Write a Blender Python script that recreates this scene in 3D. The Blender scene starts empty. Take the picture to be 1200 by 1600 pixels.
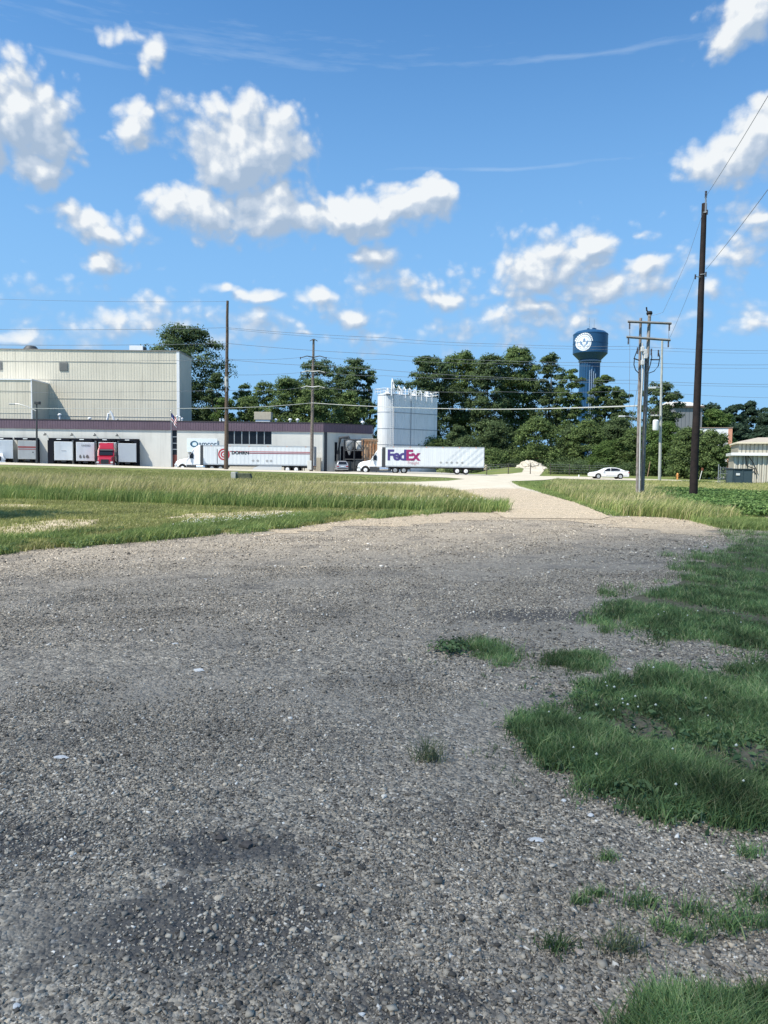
import bpy, bmesh, math, random
import numpy as np
from mathutils import Vector, Matrix
from mathutils.geometry import delaunay_2d_cdt
random.seed(7); RNG = np.random.default_rng(11)
S = bpy.context.scene
R = math.radians
# ------------------------------------------------------------------ camera
FPX = 1150.0; CAMH = 1.55; PITCH = math.atan(75/1150); ROLL = 0.0122
_f = Vector((0, math.cos(PITCH), -math.sin(PITCH))); _u = Vector((0, math.sin(PITCH), math.cos(PITCH))); _r = Vector((1, 0, 0))
_R = _r*math.cos(ROLL) + _u*math.sin(ROLL); _U = -_r*math.sin(ROLL) + _u*math.cos(ROLL)
cam_d = bpy.data.cameras.new('camera'); cam = bpy.data.objects.new('camera', cam_d); S.collection.objects.link(cam)
cam.matrix_world = Matrix(((_R.x, _U.x, -_f.x, 0), (_R.y, _U.y, -_f.y, 0), (_R.z, _U.z, -_f.z, CAMH), (0, 0, 0, 1)))
cam_d.sensor_fit = 'VERTICAL'; cam_d.sensor_height = 36; cam_d.sensor_width = 27; cam_d.lens = FPX/1600*36
cam_d.clip_start = 0.05; cam_d.clip_end = 12000
S.camera = cam
S.render.resolution_x = 768; S.render.resolution_y = 1024
# ------------------------------------------------------------------ light
SUN = Vector((-.487, -.304, .819)).normalized()
EXPO = 0.48
S.view_settings.view_transform = 'Standard'; S.view_settings.look = 'None'; S.view_settings.exposure = EXPO; S.view_settings.gamma = 1
sd = bpy.data.lights.new('sun', 'SUN'); sd.energy = 5.0; sd.angle = R(.5); sd.color = (1, .935, .82)
so = bpy.data.objects.new('sun', sd); S.collection.objects.link(so); so.rotation_euler = SUN.to_track_quat('Z', 'Y').to_euler(); so.location = (0, 0, 60)
def px_dir(px, py):
    return (_f*FPX + _R*(px-600) - _U*(py-800))
def P(px, py, d):
    v = px_dir(px, py); v = v*(d/v.y); return Vector((v.x, v.y, v.z+CAMH))
def proj(x, y, z):
    z = z-CAMH
    k = x*_f.x + y*_f.y + z*_f.z
    return 600+FPX*(x*_R.x+y*_R.y+z*_R.z)/k, 800-FPX*(x*_U.x+y*_U.y+z*_U.z)/k
def ss(a, b, x):
    t = np.clip((x-a)/(b-a), 0, 1); return t*t*(3-2*t)
def gz(x, y):
    return np.clip((14-x)/60, 0, 1.35)*(.80*ss(40, 95, y)+.20*np.clip((y-95)/8, 0, 1)) + 1.25*ss(15, 23, x)*(1-ss(70, 110, x))*ss(112, 134, y) - (.5*ss(105, 109, y))*(1-ss(-14, -5, x))
def G(px, py):
    v = px_dir(px, py); v = v*(1/v.y); z = 0.0; d = 400
    for _ in range(60):
        d = (z-CAMH)/v.z if v.z < -1e-4 else 400
        d = min(d, 400); z = .5*z+.5*float(gz(v.x*d, d))
    return Vector((v.x*d, d, float(gz(v.x*d, d))))
def Gn(px, py):   # vectorised, returns x, y
    dx = _f.x*FPX+_R.x*(px-600)-_U.x*(py-800); dy = _f.y*FPX+_R.y*(px-600)-_U.y*(py-800); dz = _f.z*FPX+_R.z*(px-600)-_U.z*(py-800)
    sx = dx/dy; sz = dz/dy; z = np.zeros_like(px)
    for _ in range(60):
        d = np.where(sz < -1e-4, (z-CAMH)/np.minimum(sz, -1e-4), 400); d = np.minimum(d, 400); z = .5*z+.5*gz(sx*d, d)
    return sx*d, d
# ------------------------------------------------------------------ sky
def build_world():
    w = bpy.data.worlds.new('World'); S.world = w; w.use_nodes = True; nt = w.node_tree; nt.nodes.clear()
    N = nt.nodes.new; L = nt.links.new
    def M(op, a, b=None, c=None, clamp=False, t=nt):
        n = t.nodes.new('ShaderNodeMath'); n.operation = op; n.use_clamp = clamp
        for i, v in enumerate((a, b, c)):
            if v is None: continue
            if isinstance(v, (int, float)): n.inputs[i].default_value = v
            else: t.links.new(v, n.inputs[i])
        return n.outputs[0]
    def V(op, a, b=None, t=nt):
        n = t.nodes.new('ShaderNodeVectorMath'); n.operation = op
        for i, v in enumerate((a, b)):
            if v is None: continue
            if isinstance(v, tuple): n.inputs[i].default_value = v
            else: t.links.new(v, n.inputs[i])
        return n.outputs['Value'] if op in ('LENGTH', 'DOT_PRODUCT') else n.outputs[0]
    # sky clouds: azimuth, elevation, half sizes (radians), weight
    blobs = [(45,185,100,78,1.0),(60,262,55,34,.8),(-40,200,80,80,1),
      (205,62,58,15,.62),(246,88,24,34,.72),(232,122,12,26,.55),(215,212,42,36,.62),(285,178,34,26,.62),
      (365,240,128,72,1.1),(420,225,90,60,1.0),(320,325,95,48,1.0),(430,330,110,48,1.0),(570,328,125,44,1.1),(660,312,62,34,.95),
      (165,358,90,30,.85),(120,345,45,26,.7),(150,410,62,26,.9),(588,404,44,25,.9),(405,468,52,18,.9),(490,464,60,24,.85),(555,496,50,22,.85),(362,453,28,12,.8),
      (690,468,85,32,.85),(855,432,120,50,.85),(930,380,34,26,1.15),(1008,410,52,24,1.05),(960,452,150,40,.85),(760,500,90,22,.6),(840,485,90,26,.7),
      (1130,248,85,38,.95),(1185,215,60,48,1.0),(1170,38,72,46,.95),(1175,330,42,38,.66),(1000,352,24,14,.5),(1120,462,65,24,.6),(1190,510,80,28,.8),
      (180,500,50,26,.8),(35,526,64,20,.85),(470,526,42,16,.55),(592,526,34,14,.55),(930,498,60,18,.6),(1340,200,160,70,1),(-260,330,150,60,1),(1500,420,150,50,.9),(-200,90,120,50,.8),
      (250,510,420,60,.50),(850,515,420,60,.54),(1150,400,120,70,.42),(640,450,180,60,.38),(880,400,160,60,.6)]
    streaks = [(150,97,85,6,.42),(420,92,230,8,.36),(900,88,260,5,.5),(820,259,220,3.5,.42),(300,60,300,20,.2)]
    def angles(cx, cy, rx, ry):
        v = px_dir(cx, cy).normalized(); return math.atan2(v.x, v.y), math.asin(v.z), rx/FPX*.97, ry/FPX
    def group(name, bl, warp_s, warp_a, nscale, namp, det, squash):
        g = bpy.data.node_groups.new(name, 'ShaderNodeTree')
        g.interface.new_socket('P', in_out='INPUT', socket_type='NodeSocketVector'); g.interface.new_socket('D', in_out='OUTPUT', socket_type='NodeSocketFloat')
        gi = g.nodes.new('NodeGroupInput'); go = g.nodes.new('NodeGroupOutput')
        p = gi.outputs[0]
        n1 = g.nodes.new('ShaderNodeTexNoise'); n1.noise_dimensions = '2D'; n1.inputs['Scale'].default_value = warp_s; n1.inputs['Detail'].default_value = 3; g.links.new(p, n1.inputs['Vector'])
        off = V('MULTIPLY', V('SUBTRACT', n1.outputs['Color'], (.5, .5, .5), g), (warp_a, warp_a, 0), g)
        q = V('ADD', p, off, g)
        d = None
        for b in bl:
            az, el, rx, ry = angles(*b[:4])
            l = V('LENGTH', V('MULTIPLY', V('SUBTRACT', q, (az, el, 0), g), (1/rx, 1/ry, 0), g), None, g)
            e = M('MULTIPLY_ADD', l, -b[4], b[4], t=g)
            d = e if d is None else M('SMOOTH_MAX', d, e, .12, t=g) if squash == 1 else M('MAXIMUM', d, e, t=g)
        mp = V('MULTIPLY', p, (1, 1.0/squash*1.25 if squash == 1 else squash, 1), g)
        n2 = g.nodes.new('ShaderNodeTexNoise'); n2.noise_dimensions = '2D'; n2.inputs['Scale'].default_value = nscale; n2.inputs['Detail'].default_value = det; n2.inputs['Roughness'].default_value = .6; g.links.new(mp, n2.inputs['Vector'])
        f = M('MULTIPLY_ADD', n2.outputs[0], namp, -.5*namp, t=g)
        if squash == 1:
            vo = g.nodes.new('ShaderNodeTexVoronoi'); vo.voronoi_dimensions = '2D'; vo.feature = 'F1'; vo.inputs['Scale'].default_value = 30; vo.inputs['Detail'].default_value = 1 if det > 3 else 0; vo.inputs['Roughness'].default_value = .55; vo.inputs['Lacunarity'].default_value = 2.3; vo.normalize = False
            g.links.new(V('MULTIPLY', q, (1, 1.15, 1), g), vo.inputs['Vector'])
            f = M('ADD', f, M('MULTIPLY_ADD', vo.outputs['Distance'], -.42, .27, t=g), t=g)
        g.links.new(M('ADD', d, f, t=g), go.inputs[0])
        return g
    gc = group('cloud_density', blobs, 7.0, .055, 14.0, 1.0, 9, 1)
    gl = group('cloud_body', blobs, 7.0, .055, 14.0, 1.0, 2, 1)
    gs = group('streak_density', streaks, 5.0, .012, 14.0, .9, 5, 9)
    tc = N('ShaderNodeTexCoord'); sep = N('ShaderNodeSeparateXYZ'); L(tc.outputs['Generated'], sep.inputs[0])
    az = M('ARCTAN2', sep.outputs[0], sep.outputs[1]); el = M('ARCSINE', sep.outputs[2])
    cb = N('ShaderNodeCombineXYZ'); L(az, cb.inputs[0]); L(el, cb.inputs[1]); p0 = cb.outputs[0]
    def ev(g, p):
        n = N('ShaderNodeGroup'); n.node_tree = g; L(p, n.inputs[0]); return n.outputs[0]
    D0 = ev(gc, p0); D1 = ev(gc, V('ADD', p0, (-.006, .011, 0))); D2 = ev(gl, V('ADD', p0, (-.014, .034, 0)))
    em = N('ShaderNodeMapRange'); L(el, em.inputs[0]); em.inputs[1].default_value = .12; em.inputs[2].default_value = .32; em.inputs[3].default_value = .85; em.inputs[4].default_value = .52; mre = em.outputs[0]
    alpha = N('ShaderNodeMapRange'); alpha.interpolation_type = 'SMOOTHSTEP'; L(D0, alpha.inputs[0]); alpha.inputs[1].default_value = .06; L(mre, alpha.inputs[2])
    rel = M('ADD', M('MULTIPLY', M('SUBTRACT', D0, D1), 1.15), M('MULTIPLY', M('SUBTRACT', D0, D2), .5))
    lit = M('ADD', rel, .29, clamp=True)
    cc = N('ShaderNodeValToRGB'); cr = cc.color_ramp; L(lit, cc.inputs[0])
    cr.elements[0].position = .0; cr.elements[0].color = (.29, .37, .48, 1); cr.elements[1].position = .8; cr.elements[1].color = (.66, .68, .69, 1)
    e = cr.elements.new(.45); e.color = (.43, .49, .57, 1)
    sa = N('ShaderNodeMapRange'); L(ev(gs, p0), sa.inputs[0]); sa.inputs[1].default_value = .02; sa.inputs[2].default_value = .9; sa.inputs[4].default_value = .34
    sky = N('ShaderNodeTexSky'); sky.sky_type = 'NISHITA'; sky.sun_disc = False; sky.sun_elevation = math.asin(SUN.z); sky.sun_rotation = math.atan2(SUN.x, SUN.y)
    sky.air_density = 1.0; sky.dust_density = .6; sky.ozone_density = 1.6
    bs = V('MULTIPLY', sky.outputs[0], (SKYK*.50, SKYK*.90, SKYK*1.16))
    # thin veil low over the horizon (pale air beyond the trees)
    hz = N('ShaderNodeMapRange'); L(el, hz.inputs[0]); hz.inputs[1].default_value = .62; hz.inputs[2].default_value = .03; hz.inputs[3].default_value = 0; hz.inputs[4].default_value = .90; hz.interpolation_type = 'SMOOTHSTEP'
    def mix(f, a, b):
        m = N('ShaderNodeMix'); m.data_type = 'RGBA'
        L(f, m.inputs[0])
        for i, v in ((6, a), (7, b)):
            if isinstance(v, tuple): m.inputs[i].default_value = v
            else: L(v, m.inputs[i])
        return m.outputs[2]
    c1 = mix(hz.outputs[0], bs, (.21, .40, .65, 1))
    c2 = mix(sa.outputs[0], c1, (.55, .63, .70, 1))
    up = M('GREATER_THAN', sep.outputs[2], 0.0)
    c3 = mix(M('MULTIPLY', M('MULTIPLY', alpha.outputs[0], .96), up), c2, cc.outputs[0])
    bg = N('ShaderNodeBackground'); L(c3, bg.inputs[0]); bg.inputs[1].default_value = 1.0
    out = N('ShaderNodeOutputWorld'); L(bg.outputs[0], out.inputs[0])
    w.cycles.sampling_method = 'MANUAL'; w.cycles.sample_map_resolution = 128
SKYK = 0.122
build_world()
# ------------------------------------------------------------------ materials
MATS = {}
def mat(name, col, rough=.8, spec=.3, metal=0, var=.0, vscale=3.0, bump=0, bscale=30, col2=None, stripes=None, stains=0, transl=0, island=None, coat=0):
    if name in MATS: return MATS[name]
    m = bpy.data.materials.new(name); m.use_nodes = True; nt = m.node_tree; N = nt.nodes.new; L = nt.links.new
    b = nt.nodes['Principled BSDF']; b.inputs['Roughness'].default_value = rough; b.inputs['Metallic'].default_value = metal
    b.inputs['Specular IOR Level'].default_value = spec; b.inputs['Coat Weight'].default_value = coat
    c4 = lambda c: (c[0], c[1], c[2], 1)
    b.inputs['Base Color'].default_value = c4(col); cur = None
    tc = N('ShaderNodeTexCoord')
    def mixc(f, a, bb):
        mx = N('ShaderNodeMix'); mx.data_type = 'RGBA'
        if isinstance(f, float): mx.inputs[0].default_value = f
        else: L(f, mx.inputs[0])
        for i, v in ((6, a), (7, bb)):
            if isinstance(v, tuple): mx.inputs[i].default_value = v
            else: L(v, mx.inputs[i])
        return mx.outputs[2]
    if island:
        g = N('ShaderNodeNewGeometry'); r = N('ShaderNodeValToRGB'); r.color_ramp.interpolation = 'LINEAR'; L(g.outputs['Random Per Island'], r.inputs[0])
        els = r.color_ramp.elements
        while len(els) < len(island): els.new(.5)
        for e, (p, c) in zip(els, island): e.position = p
        for i, (p, c) in enumerate(island): r.color_ramp.elements[i].color = c4(c)
        cur = r.outputs[0]
    if var or col2:
        n = N('ShaderNodeTexNoise'); n.inputs['Scale'].default_value = vscale; n.inputs['Detail'].default_value = 5; L(tc.outputs['Object'], n.inputs['Vector'])
        mr = N('ShaderNodeMapRange'); mr.inputs[1].default_value = .35; mr.inputs[2].default_value = .65; L(n.outputs[0], mr.inputs[0])
        base = cur if cur else c4(col)
        if col2: cur = mixc(mr.outputs[0], base, c4(col2))
        else:
            if cur:
                h = N('ShaderNodeHueSaturation'); L(cur, h.inputs['Color']); m2 = N('ShaderNodeMapRange'); L(mr.outputs[0], m2.inputs[0]); m2.inputs[3].default_value = 1-var; m2.inputs[4].default_value = 1+var; L(m2.outputs[0], h.inputs['Value']); cur = h.outputs[0]
            else:
                cur = mixc(mr.outputs[0], c4([x*(1-var) for x in col]), c4([x*(1+var*.5) for x in col]))
    height = None
    if stripes:   # (axis, period, depth, colour factor)
        ax, per, dep, cf = stripes
        sp = N('ShaderNodeSeparateXYZ'); L(tc.outputs['Object'], sp.inputs[0])
        mm = N('ShaderNodeMath'); mm.operation = 'DIVIDE'; L(sp.outputs[ax], mm.inputs[0]); mm.inputs[1].default_value = per
        pp = N('ShaderNodeMath'); pp.operation = 'PINGPONG'; L(mm.outputs[0], pp.inputs[0]); pp.inputs[1].default_value = .5
        st = N('ShaderNodeMapRange'); L(pp.outputs[0], st.inputs[0]); st.inputs[1].default_value = .08; st.inputs[2].default_value = .17
        height = st.outputs[0]
        cur = mixc(st.outputs[0], c4([x*cf for x in col]), cur if cur else c4(col))
        bp = N('ShaderNodeBump'); bp.inputs['Distance'].default_value = dep; L(height, bp.inputs['Height']); L(bp.outputs[0], b.inputs['Normal'])
    if stains:
        n = N('ShaderNodeTexNoise'); n.inputs['Scale'].default_value = 1.0; n.inputs['Detail'].default_value = 6
        mp = N('ShaderNodeMapping'); mp.inputs['Scale'].default_value = (1.6, 1.6, .12); L(tc.outputs['Object'], mp.inputs[0]); L(mp.outputs[0], n.inputs['Vector'])
        mr = N('ShaderNodeMapRange'); mr.inputs[1].default_value = .5; mr.inputs[2].default_value = .75; mr.inputs[4].default_value = stains; L(n.outputs[0], mr.inputs[0])
        cur = mixc(mr.outputs[0], cur if cur else c4(col), c4([x*.45 for x in col]))
    if bump:
        n = N('ShaderNodeTexNoise'); n.inputs['Scale'].default_value = bscale; n.inputs['Detail'].default_value = 4; L(tc.outputs['Object'], n.inputs['Vector'])
        bp = N('ShaderNodeBump'); bp.inputs['Distance'].default_value = bump; L(n.outputs[0], bp.inputs['Height']); L(bp.outputs[0], b.inputs['Normal'])
    if cur: L(cur, b.inputs['Base Color'])
    if transl:
        t = N('ShaderNodeBsdfTranslucent'); ms = N('ShaderNodeMixShader'); ms.inputs[0].default_value = transl
        if cur: L(cur, t.inputs[0])
        else: t.inputs[0].default_value = c4(col)
        L(b.outputs[0], ms.inputs[1]); L(t.outputs[0], ms.inputs[2]); L(ms.outputs[0], nt.nodes['Material Output'].inputs[0])
    MATS[name] = m; return m
# ------------------------------------------------------------------ object helpers
COL = S.collection
def tag(o, label, cat, group=None, kind=None):
    if kind: o['kind'] = kind
    if label: o['label'] = label
    if cat: o['category'] = cat
    if group: o['group'] = group
    return o
def thing(name, label, cat, loc=(0, 0, 0), rz=0, group=None):
    o = bpy.data.objects.new(name, None); COL.objects.link(o); o.location = loc; o.rotation_euler = (0, 0, rz); o.empty_display_size = .3
    return tag(o, label, cat, group)
def raw(name, verts, faces, m, parent=None, smooth=False):
    """verts Nx3 array, faces: list of (k x n) int arrays"""
    me = bpy.data.meshes.new(name); verts = np.asarray(verts, np.float32)
    tot = []; idx = []
    for f in faces:
        f = np.asarray(f); tot.append(np.full(len(f), f.shape[1], np.int32)); idx.append(f.ravel())
    tot = np.concatenate(tot); idx = np.concatenate(idx).astype(np.int32)
    me.vertices.add(len(verts)); me.vertices.foreach_set('co', verts.ravel())
    me.loops.add(len(idx)); me.loops.foreach_set('vertex_index', idx)
    me.polygons.add(len(tot)); me.polygons.foreach_set('loop_start', np.concatenate([[0], np.cumsum(tot)[:-1]]).astype(np.int32))
    try: me.polygons.foreach_set('loop_total', tot)
    except Exception: pass
    me.update(calc_edges=True)
    if smooth: me.polygons.foreach_set('use_smooth', np.ones(len(tot), bool))
    if m: me.materials.append(m)
    o = bpy.data.objects.new(name, me); COL.objects.link(o); o.parent = parent
    return o
class MB:
    def __init__(s): s.v = []; s.f = []
    def add(s, vs, fs):
        k = len(s.v); s.v += [tuple(v) for v in vs]; s.f += [tuple(i+k for i in f) for f in fs]; return s
    def box(s, x0, x1, y0, y1, z0, z1, taper=None):
        vs = [(x, y, z) for z in (z0, z1) for x, y in ((x0, y0), (x1, y0), (x1, y1), (x0, y1))]
        return s.add(vs, [(3, 2, 1, 0), (4, 5, 6, 7), (0, 1, 5, 4), (1, 2, 6, 5), (2, 3, 7, 6), (3, 0, 4, 7)])
    def prism(s, pr, y0, y1, w=None):
        """profile (x,z) extruded in y; w(x,z) scales y"""
        n = len(pr); w = w or (lambda x, z: 1)
        vs = [(x, y0*w(x, z), z) for x, z in pr]+[(x, y1*w(x, z), z) for x, z in pr]
        a = sum(pr[i][0]*pr[(i+1) % n][1]-pr[(i+1) % n][0]*pr[i][1] for i in range(n))
        fs = [tuple(range(n)), tuple(range(2*n-1, n-1, -1))]+[(i, i+n, (i+1) % n+n, (i+1) % n) for i in range(n)]
        if a < 0: fs = [tuple(reversed(f)) for f in fs]
        return s.add(vs, fs)
    def prismz(s, pr, z0, z1):
        n = len(pr); vs = [(x, y, z0) for x, y in pr]+[(x, y, z1) for x, y in pr]
        a = sum(pr[i][0]*pr[(i+1) % n][1]-pr[(i+1) % n][0]*pr[i][1] for i in range(n))
        fs = [tuple(range(n-1, -1, -1)), tuple(range(n, 2*n))]+[(i, (i+1) % n, (i+1) % n+n, i+n) for i in range(n)]
        if a < 0: fs = [tuple(reversed(f)) for f in fs]
        return s.add(vs, fs)
    def tube(s, p0, p1, r0, r1=None, n=8, caps=True):
        r1 = r0 if r1 is None else r1; p0 = Vector(p0); p1 = Vector(p1); d = (p1-p0).normalized()
        a = d.orthogonal().normalized(); b = d.cross(a)
        vs = [p+(a*math.cos(t)+b*math.sin(t))*r for p, r in ((p0, r0), (p1, r1)) for t in [2*math.pi*i/n for i in range(n)]]
        fs = [(i, (i+1) % n, (i+1) % n+n, i+n) for i in range(n)]
        if caps: fs += [tuple(range(n-1, -1, -1)), tuple(range(n, 2*n))]
        return s.add(vs, fs)
    def path(s, pts, r, n=6):
        pts = [Vector(p) for p in pts]; m = len(pts); vs = []
        for i, p in enumerate(pts):
            d = (pts[min(i+1, m-1)]-pts[max(i-1, 0)]).normalized()
            a = (Vector((0, 0, 1)) if abs(d.z) < .9 else Vector((1, 0, 0))).cross(d).normalized(); b = d.cross(a)
            rr = r[i] if isinstance(r, (list, tuple)) else r
            vs += [p+(a*math.cos(t)+b*math.sin(t))*rr for t in [2*math.pi*k/n for k in range(n)]]
        fs = [(i*n+k, i*n+(k+1) % n, (i+1)*n+(k+1) % n, (i+1)*n+k) for i in range(m-1) for k in range(n)]
        fs += [tuple(range(n-1, -1, -1)), tuple(range((m-1)*n, m*n))]
        return s.add(vs, fs)
    def lathe(s, pr, c=(0, 0), n=24):
        vs = [(c[0]+r*math.cos(2*math.pi*k/n), c[1]+r*math.sin(2*math.pi*k/n), z) for r, z in pr for k in range(n)]
        fs = [(i*n+k, i*n+(k+1) % n, (i+1)*n+(k+1) % n, (i+1)*n+k) for i in range(len(pr)-1) for k in range(n)]
        fs += [tuple(range(n-1, -1, -1)), tuple(range((len(pr)-1)*n, len(pr)*n))]
        return s.add(vs, fs)
    def build(s, name, m, parent=None, smooth=False, bevel=0, loc=None):
        me = bpy.data.meshes.new(name); me.from_pydata(s.v, [], s.f); me.update()
        if m: me.materials.append(m)
        if smooth:
            me.shade_smooth()
            try: me.set_sharp_from_angle(angle=R(smooth if smooth is not True else 40))
            except Exception: pass
        o = bpy.data.objects.new(name, me); COL.objects.link(o); o.parent = parent
        if loc: o.location = loc
        if bevel:
            b = o.modifiers.new('b', 'BEVEL'); b.width = bevel; b.segments = 2; b.limit_method = 'ANGLE'; b.angle_limit = R(35)
        return o
def text_obj(name, body, size, m, parent, mtx, bold=.0, extrude=.006, spacing=1.0, xs=1.0):
    c = bpy.data.curves.new('t', 'FONT'); c.body = body; c.size = size; c.offset = bold; c.extrude = extrude; c.space_character = spacing; c.resolution_u = 3
    t = bpy.data.objects.new('t', c); COL.objects.link(t)
    dg = bpy.context.evaluated_depsgraph_get(); dg.update()
    me = bpy.data.meshes.new_from_object(t.evaluated_get(dg)); bpy.data.objects.remove(t); bpy.data.curves.remove(c)
    me.materials.clear(); me.materials.append(m); me.name = name
    o = bpy.data.objects.new(name, me); COL.objects.link(o)
    me.transform(Matrix.Diagonal((xs, 1, 1, 1))); me.transform(mtx); o.parent = parent
    return o
FRONT = Matrix(((1, 0, 0, 0), (0, 0, -1, 0), (0, 1, 0, 0), (0, 0, 0, 1)))  # text on an x-z wall facing -y
def at(x, y, z): return Matrix.Translation((x, y, z)) @ FRONT
def copy_tree(o, parent=None):
    c = o.copy(); COL.objects.link(c); c.parent = parent
    for ch in list(o.children): copy_tree(ch, c)
    return c
# ------------------------------------------------------------------ ground
def ground_grid():
    ys = np.concatenate([np.arange(-30, 60, 2.), np.arange(60, 100, 2), np.arange(100, 112, .5), np.arange(112, 150, 1.5), np.arange(150, 300, 12), [320, 400, 600, 1000, 2000, 4500]])
    xs = np.concatenate([[-3500, -1500, -700, -350, -200, -140], np.arange(-100, 80, 3.), [90, 120, 200, 350, 700, 1500, 3500]])
    X, Y = np.meshgrid(xs, ys); Z = gz(X, Y) - .03
    v = np.stack([X, Y, Z], -1).reshape(-1, 3); nx, ny = len(xs), len(ys)
    i = (np.arange(ny-1)[:, None]*nx+np.arange(nx-1)[None]).ravel()
    return v, np.stack([i, i+1, i+nx+1, i+nx], 1)
def sheet(name, pts, z, m, step=2.0, jit=0.0, mask=None):
    """world xy polygon laid on the terrain z above it"""
    pts = [Vector((p[0], p[1])) for p in pts]
    out = []
    for i, a in enumerate(pts):
        b = pts[(i+1) % len(pts)]; L = (b-a).length; n = max(1, int(L/min(step, 6)))
        if jit: n = max(n, min(60, int(L/.35)))
        for k in range(n):
            p = a+(b-a)*(k/n)
            if jit and k: p = p + (b-a).normalized().orthogonal()*random.uniform(-jit, jit)
            out.append(p)
    xs = [p.x for p in out]; ys = [p.y for p in out]; inner = []
    x = min(xs)
    while x < max(xs):
        y = min(ys)
        while y < max(ys):
            inner.append(Vector((x+.01, y+.013))); y += step
        x += step
    import mathutils
    poly = out
    def inside(p):
        c = False; j = len(poly)-1
        for i in range(len(poly)):
            a, b = poly[i], poly[j]
            if (a.y > p.y) != (b.y > p.y) and p.x < (b.x-a.x)*(p.y-a.y)/(b.y-a.y)+a.x: c = not c
            j = i
        return c
    inner = [p for p in inner if inside(p)]
    n = len(out)
    vs, es, fs, *_ = delaunay_2d_cdt(out+inner, [(i, (i+1) % n) for i in range(n)], [list(range(n))], 1, 1e-4)
    mb = MB(); mb.add([(v.x, v.y, float(gz(v.x, v.y))+z) for v in vs], [tuple(f) if True else f for f in fs])
    o = mb.build(name, m)
    me = o.data
    if me.polygons and me.polygons[0].normal.z < 0: me.flip_normals()
    return o
def pxpoly(pts): return [tuple(G(*p)[:2]) for p in pts]
def nodes_mat(name):
    m = bpy.data.materials.new(name); m.use_nodes = True; return m, m.node_tree
def ramp(nt, fac, els, interp='LINEAR'):
    r = nt.nodes.new('ShaderNodeValToRGB'); r.color_ramp.interpolation = interp; nt.links.new(fac, r.inputs[0])
    while len(r.color_ramp.elements) < len(els): r.color_ramp.elements.new(.5)
    for i, (p, c) in enumerate(els): r.color_ramp.elements[i].position = p
    for i, (p, c) in enumerate(els): r.color_ramp.elements[i].color = (*c, 1)
    return r.outputs[0]
def gmix(nt, f, a, b, mode='MIX'):
    m = nt.nodes.new('ShaderNodeMix'); m.data_type = 'RGBA'; m.blend_type = mode
    for i, v in ((0, f), (6, a), (7, b)):
        if isinstance(v, (tuple, float)): m.inputs[i].default_value = v
        else: nt.links.new(v, m.inputs[i])
    return m.outputs[2]
def gnoise(nt, vec, scale, detail=4, rough=.5):
    n = nt.nodes.new('ShaderNodeTexNoise'); n.inputs['Scale'].default_value = scale; n.inputs['Detail'].default_value = detail; n.inputs['Roughness'].default_value = rough
    nt.links.new(vec, n.inputs['Vector']); return n.outputs[0]
def mrange(nt, v, a, b, c=0., d=1.):
    n = nt.nodes.new('ShaderNodeMapRange'); nt.links.new(v, n.inputs[0])
    for i, q in enumerate((a, b, c, d)): n.inputs[i+1].default_value = q
    return n.outputs[0]
STONES = [(0, (.065, .057, .048)), (.25, (.205, .178, .142)), (.6, (.35, .303, .238)), (.86, (.50, .432, .335)), (.95, (.58, .48, .355)), (1, (.82, .76, .66))]
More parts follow.
